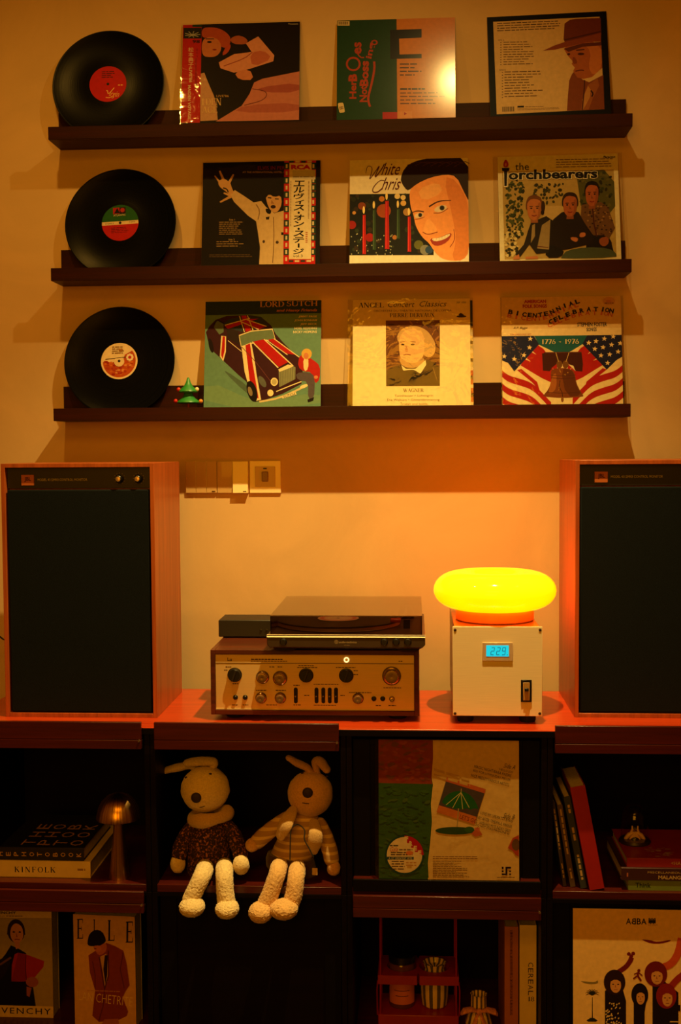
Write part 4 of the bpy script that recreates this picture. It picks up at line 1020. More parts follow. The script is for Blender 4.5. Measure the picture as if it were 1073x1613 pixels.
def c_portrait(P):
    P.full((240, 220, 172)); P.rect(343, 231, 740, 718, (128, 82, 42))
    r = random.Random(5)
    for i in range(60): P.ell(350+r.random()*380, 240+r.random()*330, 14+r.random()*14, 4+r.random()*4, r.choice([(150,100,54),(104,66,34),(170,120,66),(92,58,32)]), 8, r.random()*180)
    P.poly([(343,600),(400,570),(460,560),(640,520),(690,540),(740,580),(740,718),(343,718)], (54,34,22), 0)
    P.poly([(430,330),(470,285),(560,268),(640,300),(680,350),(712,410),(700,490),(650,510),(600,470),(440,400),(425,370)], (206,170,112), 2)
    P.poly([(440,360),(480,300),(560,290),(620,330),(630,440),(615,510),(560,555),(500,550),(450,520),(440,450)], (228,186,130), 2)
    P.poly([(438,500),(500,545),(570,548),(620,500),(630,540),(560,585),(490,580),(450,555)], (196,158,106), 2)
    P.ell(466, 410, 14, 6, (70,44,26)); P.ell(540, 410, 14, 6, (70,44,26)); P.line([(448,392),(484,388)], 6, (150,108,66)); P.line([(522,388),(562,392)], 6, (150,108,66)); P.poly([(490,400),(482,462),(510,466)], (206,156,104), 1); P.line([(472,488),(498,482),(526,488)], 7, (150,84,60), 1)
    P.poly([(455,560),(490,590),(560,590),(635,525),(640,560),(598,625),(540,600),(470,602)], (238,216,170), 0); P.poly([(480,600),(560,595),(590,640),(540,668),(480,650)], (30,20,16), 1)
    P.line([(380,590),(420,640)], 4, (110,80,50)); P.line([(690,580),(720,680)], 5, (150,110,70))
    P.serif('ANGEL', 142, 100, 330, 136, (58,36,20)); P.text('Concert', 362, 94, 556, 134, (58,36,20), shear=.35); P.text('Classics', 592, 92, 790, 132, (58,36,20), shear=.35)
    P.text("ORCHESTRE DU THÉÂTRE NATIONAL DE L'OPÉRA", 254, 150, 826, 168, (110,72,40)); P.serif('PIERRE DERVAUX', 374, 178, 702, 208, (84,52,28))
    P.text('35F 1000', 862, 96, 932, 110, (58,36,20)); P.line([(868,164),(910,208)], 6, (250,236,190)); P.ell(898, 206, 36, 8, (70,44,26)); P.poly([(872,200),(890,178),(905,186),(922,200)], (70,44,26), 1)
    P.serif('WAGNER', 468, 736, 622, 762, (96,62,32)); P.text('Tannhäuser • Lohengrin', 404, 782, 690, 802, (112,76,40)); P.text('Die Walküre • Götterdämmerung', 350, 812, 738, 834, (112,76,40)); P.text('Tristan und Isolde', 446, 842, 648, 860, (112,76,40))

def c_flag(P):
    P.full((226, 196, 142)); P.rect(0, 290, 1000, 345, (236,214,168)); P.rect(0, 343, 1000, 900, (238,216,166)); R_ = (186,40,32); N = (42,48,86)
    P.poly([(310,343),(700,343),(655,410),(560,470),(460,470),(345,410)], (38,110,118))
    def stripe(y, dy, flip):
        f = (lambda x: 1016-x) if flip else (lambda x: x)
        up = [(60,y),(120,y+55),(200,y+78),(290,y+110),(360,y+180),(430,y+260)]; lo = [(a_, b_+dy) for a_, b_ in up]
        P.poly([(f(a_), b_) for a_, b_ in chaikin(up, 2, False)+chaikin(lo, 2, False)[::-1]], R_)
    for fl in (0, 1):
        for k in range(5): stripe(585+k*100-(0 if not fl else 30), 52, fl)
        f = (lambda x: 1016-x) if fl else (lambda x: x)
        P.poly([(f(345),410),(f(460),470),(f(440),700),(f(380),760),(f(300),640),(f(200),560)], (238,216,166))
        for k in range(4): P.poly([(f(335-k*48),412+k*52),(f(375-k*44),440+k*48),(f(460),560+k*50),(f(470),610+k*52),(f(400-k*20),560+k*50),(f(300-k*45),460+k*52)] if k < 3 else [(f(185),600),(f(215),590),(f(330),690),(f(350),760),(f(290),690)], R_ if k % 2 == 0 else R_, 0)
    P.poly([(60,343),(308,343),(345,408),(165,610),(120,545),(60,520)], N); P.poly([(690,343),(1000,343),(1000,470),(900,530),(830,602),(655,408)], N)
    for x, y in ((282,365),(276,430),(235,488),(165,516),(93,495)): P.star(x, y, 20, (238,216,166), .1)
    for x, y in ((700,400),(752,388),(812,370),(875,355),(744,445),(803,434),(863,416),(925,405),(788,495),(850,488),(910,468),(836,552)): P.star(x, y, 20, (238,216,166), .1)
    P.poly([(366,476),(440,466),(650,472),(660,560),(655,615),(610,610),(560,556),(470,556),(420,610),(372,605)], (82,36,26), 0); P.line([(380,470),(650,470)], 8, (110,60,40))
    P.ell(490, 560, 22, 30, (130,90,40)); P.ell(535, 560, 22, 30, (130,90,40)); P.line([(485,540),(465,470)], 5, (200,170,110)); P.line([(538,540),(560,470)], 5, (200,170,110)); P.poly([(555,560),(590,570),(606,610)], (230,220,180)); P.poly([(430,590),(470,556),(475,590)], R_)
    P.poly([(436,595),(500,585),(580,595),(600,620),(612,700),(640,760),(664,795),(660,806),(510,815),(372,802),(376,790),(410,750),(432,690),(428,620)], (140,80,34), 1)
    P.poly([(500,592),(575,598),(600,640),(612,720),(655,795),(540,806)], (110,60,28), 1); P.poly([(440,640),(470,620),(470,740),(430,780),(410,770)], (176,110,52), 1)
    for y in (640, 660, 770): P.line([(430-max(0,y-700)*.5,y),(520,y+8),(606+max(0,y-700)*.45,y)], 4, (92,48,22), 1)
    P.line([(495,680),(490,730),(510,770),(515,812)], 4, (40,20,12)); P.ell(512, 825, 10, 20, (150,100,50))
    P.serif('1776 - 1976', 366, 370, 630, 406, (226,206,160))
    P.text('AMERICAN', 238, 74, 396, 100, (176,40,34), bold=.05); P.text('FOLK SONGS', 228, 108, 402, 136, (176,40,34), bold=.05)
    def arcw(s, pts, size, col, col2):
        n = len(s)
        for i, ch in enumerate(s):
            t = i/(n-1)*(len(pts)-1); k = min(int(t), len(pts)-2); u = t-k; x = pts[k][0]*(1-u)+pts[k+1][0]*u; y = pts[k][1]*(1-u)+pts[k+1][1]*u
            an = -math.degrees(math.atan2(pts[k+1][1]-pts[k][1], pts[k+1][0]-pts[k][0])); w_ = size*(.35 if ch == 'I' else .95)
            P.text(ch, x-w_/2-8, y-size/2+26, x+w_/2-8, y+size/2+26, col2, rot=an, bold=.03); P.text(ch, x-w_/2, y-size/2, x+w_/2, y+size/2, col, rot=an, bold=.05)
    arcw('BICENTENNIAL', [(142,163),(250,185),(330,192),(420,175),(520,125),(618,92)], 34, (40,40,74), (206,120,70))
    arcw('CELEBRATION', [(430,238),(500,206),(600,168),(700,150),(800,152),(862,164)], 34, (40,40,74), (206,120,70))
    P.text('STEPHEN FOSTER', 618, 248, 830, 278, (56,62,84), bold=.03); P.text('SONGS', 684, 286, 756, 314, (56,62,84), bold=.03)
    P.text('A.P. Bagge', 158, 274, 262, 296, INK, shear=.5); P.text('TWO RECORD SET', 135, 326, 288, 338, (190,90,60)); P.ell(842, 92, 44, 30, (216,170,100)); P.text('RPO', 826, 84, 858, 102, (190,40,40)); P.small(812, 104, 876, 112, 1, (84,60,40), .6, 40, 0)

def plastic(parent, w_, h_, x0=0., x1=0., top=0., d0=-.0042, d1=.0052):
    m_ = MB().add([(-w_/2-x0, d0, .0005), (w_/2+x1, d0, .0005), (w_/2+x1, d0, h_+top), (-w_/2-x0, d0, h_+top)], [(0,1,2,3)])
    m_.add([(-w_/2-x0, d1, .0005), (w_/2+x1, d1, .0005), (w_/2+x1, d1, h_+top), (-w_/2-x0, d1, h_+top)], [(3,2,1,0)])
    for x in (-w_/2-x0, w_/2+x1): m_.add([(x, d0, .0005), (x, d1, .0005), (x, d1, h_+top), (x, d0, h_+top)], [(0,1,2,3)])
    return obj('plastic_sleeve', m_, M_PLAST, parent)

def sleeve(label, row, xc, quad, vb, draw, roll=0., mat=None, lean=10.0, y0=-.062, size=.314, pls=None, edge=None, group='record sleeves along the picture ledges', zb=None, thick=.0042):
    z = FLOORZ[row] if zb is None else zb
    z += abs(math.sin(math.radians(roll)))*size/2+.0004
    s = thing('record_sleeve', label, 'record sleeve', (xc, y0, z), (-math.radians(lean), math.radians(roll), 0), group)
    obj('sleeve_card', MB().box(-size/2, size/2, 0, thick, 0, size), edge or M_CARD, s, .0006)
    P = Print(quad, size, size, vb); P.join = False; draw(P); P.emit(s, mat or M_PRINT)
    if pls: plastic(s, size, size, *pls)
    return s
VB = {'a': .133, 'b': .105, 'c': .082}
sleeve('record sleeve with red vertical strip and figure in pink satin, on top ledge', 'a', -.308, [(88,105),(985,78),(985,853),(70,872)], VB['a'], a_pink, pls=(.003,.003,.002), edge=M_CARDDARK)
sleeve('half green, half orange record sleeve with black bracket shape', 'a', .104, [(105,75),(963,52),(970,790),(95,805)], VB['a'], a_green, mat=M_GLOSSPRINT, lean=9.2, size=.311)
sleeve('black-bordered cream record sleeve with man in brimmed hat', 'a', .506, [(85,93),(860,60),(890,718),(107,733)], VB['a'], a_hat, roll=-1.3, size=.311, edge=M_CARD)
sleeve('black record sleeve with white-suited singer and Japanese paper strip', 'b', -.257, [(92,95),(995,78),(995,880),(78,888)], VB['b'], b_black, pls=(.003,.004,.002), edge=M_CARDDARK, size=.316)
sleeve('white record sleeve with candles and smiling man\'s face', 'b', .137, [(75,65),(990,55),(995,862),(75,875)], VB['b'], b_white, edge=M_CARDDARK)
sleeve('record sleeve with three men before foliage, right end of the middle ledge', 'b', .532, [(65,60),(915,50),(945,797),(78,808)], VB['b'], b_torch, roll=-.6, pls=(.012,.010,.002))
sleeve('teal record sleeve with striped vintage car, on the lowest ledge', 'c', -.256, [(70,63),(1003,63),(1008,918),(42,925)], VB['c'], c_car)
sleeve('cream record sleeve with framed portrait of a man, on the lowest ledge', 'c', .1425, [(103,80),(960,75),(970,855),(92,858)], VB['c'], c_portrait, pls=(.0135,.007,.002), size=.3125, y0=-.064)
sleeve('record sleeve with stars, stripes and bell', 'c', .539, [(75,55),(925,55),(950,852),(78,855)], VB['c'], c_flag, pls=(.003,.005,.002))
# a second sleeve just behind the portrait one
def c_hidden(P):
    P.full((52, 64, 72)); P.rect(.9, .25, 1.01, .62, (214,190,140)); P.rect(.9, .62, 1.01, 1.01, (190,70,50))
    for k in range(9): P.rect(.96, .3+k*.075, 1.01, .33+k*.075, (60,40,40) if k % 2 else (226,206,170))
sleeve('dark-topped record sleeve mostly hidden behind the portrait sleeve', 'c', .1475, [(0,0),(1,0),(1,1),(0,1)], 0, c_hidden, size=.3165, y0=-.0535, edge=M_CARDDARK)

# ------------------------------------------------------------------ records on the ledges
def lab_red(P):
    P.ell(0, 0, 1, 1, (196,28,22), 44); P.small(-.35, -.72, .4, -.3, 4, (90,14,14), .4, 51, .3)
    C_ = (236,190,120)
    P.line([(-.08,.38),(.0,.36),(.02,.62),(.35,.22)], .05, C_, 2, P.let); P.line([(-.1,.75),(.1,.78),(.25,.7)], .04, C_, 1, P.let); P.text('irgin', .08, .42, .62, .82, C_, rot=-8, shear=.4); P.small(.55, .05, .8, .16, 1, (236,190,120), .5, 52, 0)
def lab_green(P):
    n = 40
    P.poly([(math.cos(math.pi*k/n), -math.sin(math.pi*k/n)) for k in range(n+1)], (44,110,48)); P.poly([(math.cos(math.pi*k/n), math.sin(math.pi*k/n)) for k in range(n+1)], (196,36,30))
    P.rect(-.99, -.09, .99, .1, (236,214,176)); P.rect(-.38, -.86, .32, -.5, (180,40,34)); P.rect(-.02, -.86, .32, -.5, (60,20,22)); P.poly([(-.32,-.54),(-.14,-.84),(.0,-.54)], (24,20,20)); P.ell(.14, -.7, .12, .12, (190,60,50)); P.text('ATLANTIC', -.36, -.48, .3, -.38, (236,214,176)); P.text('STEREO', -.82, -.03, -.35, .05, INK); P.text('7 2410', .5, -.05, .82, .03, INK)
    P.small(-.5, .25, .5, .6, 4, (120,20,16), .35, 53, .3)
def lab_orange(P):
    P.ell(0, 0, 1, 1, (236,214,172), 44); n = 30
    P.poly([(.9*math.cos(a), .9*math.sin(a)) for a in [math.pi*(-.22)+k/n*math.pi*1.2 for k in range(n+1)]]+[(-.3,.05),(.2,.0),(.3,-.35)], (196,96,34))
    r = random.Random(6)
    for i in range(46):
        a = r.random()*math.pi; q = .35+.45*r.random(); P.ell(q*math.cos(a), q*math.sin(a), .09, .06, r.choice([(214,120,50),(170,60,34),(220,150,90),(186,80,40)]), 8)
    P.ell(0, .03, .28, .28, (236,214,172), 24); P.line([(-.75,-.1),(.4,-.22)], .03, INK)
    for k in range(8): P.ell(.58+.13*math.cos(k*.785), -.2+.13*math.sin(k*.785), .08, .08, (240,222,190), 10)
    P.ell(.58, -.2, .09, .09, (196,60,50), 12); P.ell(.08, -.6, .12, .09, (196,140,70), 12); P.small(-.4, -.8, .3, -.35, 4, (120,90,60), .3, 54, .2)
LN = math.radians(10)
for row, px_, py_, label, fn, spin in (('a', 170.7, 131.3, 'black vinyl record with red label, on the top ledge', lab_red, 0), ('b', 190, 351, 'black vinyl record with green and red label, on the middle ledge', lab_green, -.05), ('c', 188.5, 568, 'black vinyl record with cream and orange label, on the lowest ledge', lab_orange, 0)):
    c = at(px_, py_, -.032); z = FLOORZ[row]+.1512*math.cos(LN)+.0012
    record(label, (c.x, -.0345, z), (math.pi/2-LN, spin, 0), round_label(fn), 'records standing along the left of the ledges')

# ------------------------------------------------------------------ little wooden tree
tq = at(297, 630, -.075)
tr = thing('toy_tree', 'tiny green wooden Christmas tree on the lowest ledge', 'toy tree', (tq.x, -.075, FLOORZ['c']))
G = plain('tree_green', (44, 132, 52), .4, 0, .1)
obj('trunk', MB().lathe([(.0075, 0), (.0075, .0015), (.0032, .003), (.0032, .034)], 16), plain('trunk_red', (176, 34, 30), .4), tr)
z0 = .033
obj('lower_tier', MB().lathe([(.0, z0), (.028, z0), (.0305, z0+.0025), (.029, z0+.006), (.018, z0+.014), (.0125, z0+.022), (.0115, z0+.027), (0, z0+.027)], 36), G, tr)
obj('upper_tier', MB().lathe([(.0, z0+.0272), (.0235, z0+.029), (.0255, z0+.0315), (.0235, z0+.036), (.012, z0+.046), (.0065, z0+.056), (.003, z0+.067), (0, z0+.070)], 36), G, tr)
for dx, dz, c, nm in ((-.0252, .043, (190,36,30), 'bauble_red'), (.0238, .043, (232,214,170), 'bauble_white'), (-.0335, .0065, (190,36,30), 'bauble_red'), (.0338, .0055, (222,140,50), 'bauble_orange')):
    obj('bauble', MB().ell((dx, -.004, z0+dz-.006 if dz > .02 else z0+dz), (.0058, .0058, .0058), 16, 10), plain(nm, c, .35), tr)

# ------------------------------------------------------------------ sleeves shown on the shut doors
def d_umbrella(P):
    P.full((222, 192, 128))
    P.poly([(200,110),(465,115),(466,200),(458,290),(465,330),(455,420),(460,500),(452,600),(440,700),(445,790),(200,790)], (70,104,36), 0)
    r = random.Random(8)
    P.poly([(200,110),(465,115),(466,200),(458,300),(462,326),(200,322)], (150,74,26), 0)
    for i in range(110):
        x, y = 210+r.random()*235, 120+r.random()*190; P.ell(x, y, 8+r.random()*16, 4+r.random()*5, r.choice([(160,80,30),(140,84,32),(150,62,26),(126,82,34),(164,92,40)]), 8, r.random()*60-30)
    for i in range(120):
        x, y = 210+r.random()*230, 335+r.random()*430; P.ell(x, y, 8+r.random()*16, 4+r.random()*6, r.choice([(68,102,36),(76,110,38),(88,112,40),(66,98,36),(74,106,40)]), 8, r.random()*60-30)
    P.rect(440, 770, 455, 790, (222,192,128))
    P.poly([(533,292),(720,348),(665,516),(482,458)], (96,84,84)); P.poly([(533,292),(720,348),(714,368),(527,312)], (196,110,56)); P.poly([(494,425),(676,480),(665,516),(482,458)], (206,128,52))
    P.poly([(506,414),(520,388),(548,366),(585,356),(612,360),(642,374),(664,398),(680,428),(685,444),(666,438),(646,447),(626,438),(606,447),(586,438),(566,444),(550,430),(533,434),(522,420)], (46,112,48), 1)
    for a_ in ((528,424),(560,438),(608,444),(640,436)): P.line([(600,364),a_], 3, (206,196,140))
    P.line([(588,440),(580,540)], 5, (176,160,110)); P.line([(600,364),(602,346)], 4, (176,160,110))
    P.ell(572, 546, 96, 18, (60,90,44)); P.ell(640, 540, 24, 14, (70,110,50)); P.poly([(650,560),(680,528),(704,565),(670,574)], (196,110,60)); P.poly([(660,535),(690,530),(690,552)], (206,120,90))
    P.text("LET'S GO", 593, 480, 680, 500, (120,50,30), rot=-17)
    D = (74,58,34)
    P.text('Side A', 806, 228, 862, 250, D, rot=-10, shear=.4); 
    for i, (s, x0, x1, y) in enumerate((('HELLO JOY', 785, 852, 262), ("MAGIC NIGHT/BARA PAISIRE", 662, 846, 262), ('BED FOR LOVE/JUDAY MILLER', 656, 842, 283), ('FACE MEDLEY/VARIOUS ARTISTS', 646, 836, 305))): P.text(s, x0, y-7, x1, y+7, D, rot=-14)
    P.text('Side B', 804, 464, 860, 488, D, rot=-10, shear=.4)
    for s, x0, x1, y in (('LOVE MY LIFE/PATTY RYAN', 692, 852, 480), ('DAY AFTER TIME/PAUL PARKER', 672, 850, 503), ('HIGH HO MY/SUNDAY GREY', 688, 842, 527), ('DO NOT (YOU)/MAGAZINE 60', 668, 836, 540)): P.text(s, x0, y-7, x1, y+7, D, rot=-15)
    P.small(470, 250, 650, 300, 2, (206,172,106), .5, 61, .1, .28)
    P.small(464, 668, 680, 686, 2, (150,112,56), .35, 62, 0); P.small(464, 690, 640, 772, 10, (130,100,56), .35, 63, .5)
    P.poly([(880,565),(850,580),(826,628),(850,640),(864,660),(880,668)], (186,84,40), 0); P.ell(866, 612, 20, 28, (120,90,50))
    for q in ((797,717,806,728),(797,735,806,742),(797,749,806,757),(833,735,842,742),(833,749,842,757),(815,717,842,726),(815,717,824,757),(806,749,824,757)): P.rect(*q, (50,30,34))
    P.small(775, 766, 860, 772, 1, (130,100,56), .6, 64, 0)
    P.ell(328, 662, 94, 94, (44,84,78), 48); P.ell(328, 662, 85, 85, (226,204,160), 48)
    P.poly([(328,662)]+[(328+92*math.cos(math.radians(a)), 662-92*math.sin(math.radians(a))) for a in range(0, 92, 6)], (186,36,26)); P.poly([(328,662),(412,664),(396,664),(396,648),(378,648),(378,628),(360,628),(360,606),(340,606),(340,580),(328,574)], (226,204,160))
    for i, ch in enumerate('FREE'): P.text(ch, 330+i*21, 574+i*22, 346+i*21, 596+i*22, (226,204,160), bold=.05)
    P.rect(244, 670, 372, 684, (44,84,100)); P.text('A 12" GREATEST HITS', 252, 672, 364, 682, (226,204,160)); P.small(258, 615, 300, 624, 1, INK, .6, 65, 0); P.text('Gala', 258, 624, 296, 646, (196,50,34), shear=.4); P.small(302, 634, 366, 644, 1, (120,90,50), .6, 66, 0); P.small(262, 648, 366, 668, 2, (90,64,40), .5, 67, 0); P.small(266, 690, 330, 738, 4, (90,64,40), .4, 68, .1); P.small(335, 695, 384, 720, 2, (196,150,90), .5, 69, 0); P.ell(352, 652, 18, 10, (214,130,60)); P.rect(340, 712, 362, 724, (206,170,90))
ud = sleeve('green and cream record sleeve with umbrella drawing and round FREE sticker', 'a', (at(596.5,1270,-.576).x+at(818,1270,-.576).x)/2, [(205,118),(880,118),(882,785),(205,775)], 0, d_umbrella, lean=2.5, y0=-.583, zb=ZB[0], size=.314, pls=(.008,.002,.001), group='record sleeves displayed on the cabinet doors')

def d_figures(P):
    P.full((236, 200, 132)); B_ = (44,30,30); M_ = (128,40,26); O = (206,96,40)
    P.text('A', 660, 270, 700, 318, (40,44,60), bold=.02); P.text('B', 703, 270, 736, 318, (40,44,60), bold=.02, mirror=True); P.text('B', 742, 270, 775, 318, (40,44,60), bold=.02); P.text('A', 776, 270, 818, 318, (40,44,60), bold=.02)
    for k in range(5): P.ell(838+k*11, 292+(k % 2)*4, 6, 20, (40,44,60), 10); 
    for k in range(5): P.ell(838+k*11, 272+(k % 2)*4, 5, 6, (40,44,60), 10)
    P.text('THE ALBUM', 826, 316, 900, 326, (150,90,50))
    P.poly([(775,432),(850,438),(880,450),(930,448),(1005,432),(1000,446),(930,466),(850,466),(800,446)], M_, 1)
    P.poly([(300,762),(360,768),(420,772),(445,752),(444,786),(360,788)], (150,132,80), 1)
    P.line([(400,1080),(400,890)], (8,5), B_)
    for k in range(9):
        a = math.radians(-200+k*27); P.line([(400,872),(400+28*math.cos(a),858+24*math.sin(a)-6),(400+54*math.cos(a),862+36*math.sin(a))], (12,2), (52,54,40), 1)
    P.poly([(340,1080),(400,1040),(455,1080)], (52,54,40), 1)
    def fig(cx, cy, w_, h_, body, hair, bx0, bx1):
        P.poly([(bx0, cy+h_*.35), (cx-w_*.3, cy+h_*.3), (cx+w_*.4, cy+h_*.3), (bx1, cy+h_*.75), (bx1, 1320), (bx0, 1320)], body, 0)
        P.ell(cx, cy, w_*.52, h_*.52, hair); P.ell(cx+w_*.05, cy+h_*.12, w_*.26, h_*.31, (214,160,96)); 
        P.poly([(cx-w_*.25, cy+h_*.0), (cx-w_*.2, cy-h_*.28), (cx+w_*.34, cy-h_*.28), (cx+w_*.34, cy), (cx+w_*.05, cy-h_*.14)], hair, 1)
        for s in (-1, 1): P.ell(cx+w_*(.05+s*.12), cy+h_*.08, w_*.05, h_*.02, B_)
        P.line([(cx-w_*.03, cy+h_*.3), (cx+w_*.14, cy+h_*.3)], h_*.02, (140,60,40)); P.poly([(cx+w_*.03, cy+h_*.08), (cx+w_*.09, cy+h_*.21), (cx-w_*.0, cy+h_*.21)], (180,120,70))
    P.line([(600,690),(660,650),(695,600),(702,575)], 38, M_, 2)
    for q in ((682,548),(715,544),(700,565)): P.ell(*q, 15, 14, M_)
    fig(572, 770, 160, 190, B_, (60,36,30), 497, 660)
    r = random.Random(12)
    for i in range(60): P.ell(505+r.random()*120, 930+r.random()*240, 5, 8, (226,196,130), 6, 30)
    fig(765, 865, 125, 175, B_, B_, 718, 802)
    P.line([(940,650),(1010,620),(1060,540),(1085,420)], 58, O, 2); fig(888, 700, 168, 190, B_, M_, 862, 1060); P.line([(1000,800),(1050,740),(1100,700)], 50, (170,60,34), 2); fig(968, 870, 150, 190, B_, (150,46,30), 905, 1060)
    P.ell(758, 675, 12, 12, M_); P.line([(755,685),(748,715),(775,755)], 16, M_, 1); P.line([(748,715),(715,740)], 12, M_); P.line([(720,705),(755,690),(785,715)], 9, M_, 1)
    P.rect(1060, 938, 1075, 985, B_); P.rect(995, 1065, 1060, 1073, (236,200,132)); P.line([(1120,1290),(1120,800)], 60, B_); P.line([(1220,1290),(1220,900)], 70, (90,50,36))
ab0 = at(902.8, 1500, -.572).x
sleeve('cream record sleeve with dark hooded heads and raised arms, at bottom right', 'a', ab0+.157, [(253,198),(1341,206),(1341,1292),(253,1284)], 0, d_figures, lean=2.5, y0=-.583, zb=ZB[1], size=.314, group='record sleeves displayed on the cabinet doors')

# ------------------------------------------------------------------ books
def book(name, label, cat, w_, h_, d_, cover, loc, rot=(0,0,0), pages=None, group=None):
    "upright book: spine faces -Y, thickness along X, height Z, depth Y; origin at the lower left front corner"
    b = thing(name, label, cat, loc, rot, group); t = .0016
    obj('cover', MB().box(0, w_, 0, t*1.4, 0, h_).box(0, t, t*1.4, d_, 0, h_).box(w_-t, w_, t*1.4, d_, 0, h_), cover, b, .0005)
    obj('page_block', MB().box(t, w_-t, t*1.4, d_-.004, .003, h_-.003), pages or M_PAGES, b)
    return b
def flat_book(name, label, w_, t_k, d_, cover, loc, rotz=0., pages=None, group=None):
    "book lying flat: spine faces -Y, width along X (its right end at x = 0 when w_ < 0 side is cut), thickness Z"
    b = thing(name, label, 'book', loc, (0, 0, rotz), group); t = .0018
    obj('cover', MB().box(0, w_, 0, t*1.5, 0, t_k).box(0, w_, t*1.5, d_, 0, t).box(0, w_, t*1.5, d_, t_k-t, t_k), cover, b, .0005)
    obj('page_block', MB().box(.003, w_-.003, t*1.5, d_-.004, t, t_k-t), pages or M_PAGES, b)
    return b
FL0, FL1 = -.363, -.758
def cube_print(b, w_, h_, draw, quad, loc=None, rot=None, name='spine_lettering'):
    P = Print(quad, w_, h_); P.clip = False; draw(P)
    if P.pic.f: obj('spine_print', P.pic, M_MATTE, b, ink=True, loc=loc, rot=rot)
    if P.let.f: obj(name, P.let, M_MATTE, b, ink=True, loc=loc, rot=rot)

# flat books at the left
KY = -.552
kr = at(142.5, 1370, KY).x; kt = .0385; KW = .215
kb = flat_book('large_book', 'thick cream book lying flat beneath a black book, at left', KW, kt, .27, plain('cream_cover', (226, 204, 164), .55), (kr-KW, KY, FL0), group='books lying flat at the left')
def dk(P): P.serif('KINFOLK', 68, 1015, 350, 1052, INK, space=.22); P.small(500, 1022, 553, 1040, 1, (170,140,100), .8, 71, 0)
sc_ = .2423
def q_for(xr_zoom, y0z, y1z, w_m, Y):
    wz = w_m*(F/(Y-CY))/sc_; return [(xr_zoom-wz, y0z), (xr_zoom, y0z), (xr_zoom, y1z), (xr_zoom-wz, y1z)]
cube_print(kb, KW, kt, dk, q_for(588, 975, 1085, KW, KY), loc=(KW/2, 0, 0))
pr = at(132, 1345, KY+.004).x; pt = .0305; PW = .20
pb = flat_book('large_book', 'black photography book with big turned letters, top of the flat pile', PW, pt, .245, plain('black_cover', (20, 18, 18), .5), (pr-PW, KY+.004, FL0+kt), group='books lying flat at the left')
def dp(P):
    for i, ch in enumerate('EPHOTOBOOK'):
        x = 28+i*53.6; P.text(ch, x-13, 925-16, x+13, 925+16, (206,170,110), rot=90, bold=.01)
    for ch, x in (('H', -26), ('T', -80)): P.text(ch, x-13, 909, x+13, 941, (206,170,110), rot=90)
cube_print(pb, PW, pt, dp, q_for(545, 880, 965, PW, KY+.004), loc=(PW/2, 0, 0))
P = Print([(0,0),(1,0),(1,1),(0,1)], PW, .245); P.clip = False; P.P = lambda u, v, lay: (u*PW, v*.245, pt+.0002+lay*.00001)
cols = ['THE', 'PHO', 'TOB', 'OOK']
# turn each letter so that it reads away from the front
for ci, cstr in enumerate(cols):
    for ri, ch in enumerate(cstr):
        vs, fs = text_mesh(ch, .0); X0, X1 = min(v[0] for v in vs), max(v[0] for v in vs); Y0, Y1 = min(v[1] for v in vs), max(v[1] for v in vs)
        cx, cy = PW*(.30+ci*.19), .035+ri*.058; Q = MB(); Q.col = lin((190, 150, 96))
        Q.add([(cx-((v[1]-Y0)/(Y1-Y0)-.5)*.030, cy+((v[0]-X0)/(X1-X0)-.5)*.036, pt+.0003) for v in vs], fs)
        obj('cover_letter', Q, M_MATTE, pb, ink=True)

# brass mushroom lamp
mq = at(188.3, 1381.5, -.545)
ml = thing('mushroom_lamp', 'brushed brass mushroom-shaped lamp beside the flat books', 'lamp', (mq.x, -.545, FL0))
def brass():
    t = NT('brushed_brass'); v = t.coord(); sp = t.n('ShaderNodeSeparateXYZ'); t.l(v, sp.inputs[0])
    at2 = t.n('ShaderNodeMath', operation='ARCTAN2'); t.l(sp.outputs[0], at2.inputs[0]); t.l(sp.outputs[1], at2.inputs[1])
    n1 = t.n('ShaderNodeTexNoise', noise_dimensions='1D', i_Scale=9.0, i_Detail=6.0); t.l(at2.outputs[0], n1.inputs['W'])
    t.l(t.ramp(n1.outputs[0], [(.35, lin((176, 126, 66))), (.65, lin((228, 184, 116)))]), t.b.inputs['Base Color'])
    t.b.inputs['Metallic'].default_value = 1; t.b.inputs['Roughness'].default_value = .3; t.b.inputs['Anisotropic'].default_value = .5; t.bump(n1.outputs[0], .15, .002); return t.m
M_BRASS = brass()
obj('stem', MB().lathe([(.0235, 0), (.0238, .002), (.0205, .03), (.016, .075), (.0125, .115), (.0112, .142)], 40), M_BRASS, ml)
zd = .140
obj('dome_shade', MB().lathe([(.0495, zd), (.0508, zd+.001), (.0506, zd+.006), (.047, zd+.022), (.0385, zd+.040), (.026, zd+.052), (.012, zd+.058), (0, zd+.0595)], 48), M_BRASS, ml)

# ------------------------------------------------------------------ plush rabbits
def plush(name, c, bump=1.0, scale=240.0):
    t = NT(name); L = lin(c); v = t.coord()
    n1 = t.n('ShaderNodeTexNoise', i_Scale=scale, i_Detail=3.0, i_Roughness=.7); t.l(v, n1.inputs['Vector'])
    t.l(t.ramp(n1.outputs[0], [(.3, tuple(x*.72 for x in L)), (.7, L)]), t.b.inputs['Base Color'])
    t.b.inputs['Roughness'].default_value = .95; t.b.inputs['Sheen Weight'].default_value = .3; t.b.inputs['Specular IOR Level'].default_value = .1
    t.bump(n1.outputs[0], .6*bump, .003); return t.m
M_FURA = plush('cream_plush', (244, 216, 164)); M_FURB = plush('tan_plush', (228, 176, 116))
M_LEGA = plush('cream_boucle', (238, 214, 164), 1.2, 160); M_LEGB = plush('tan_boucle', (232, 188, 128), 1.2, 160)
M_NOSE = plain('nose_brown', (44, 28, 22), .7); M_THREAD = plain('stitch_dark', (40, 24, 18), .8)
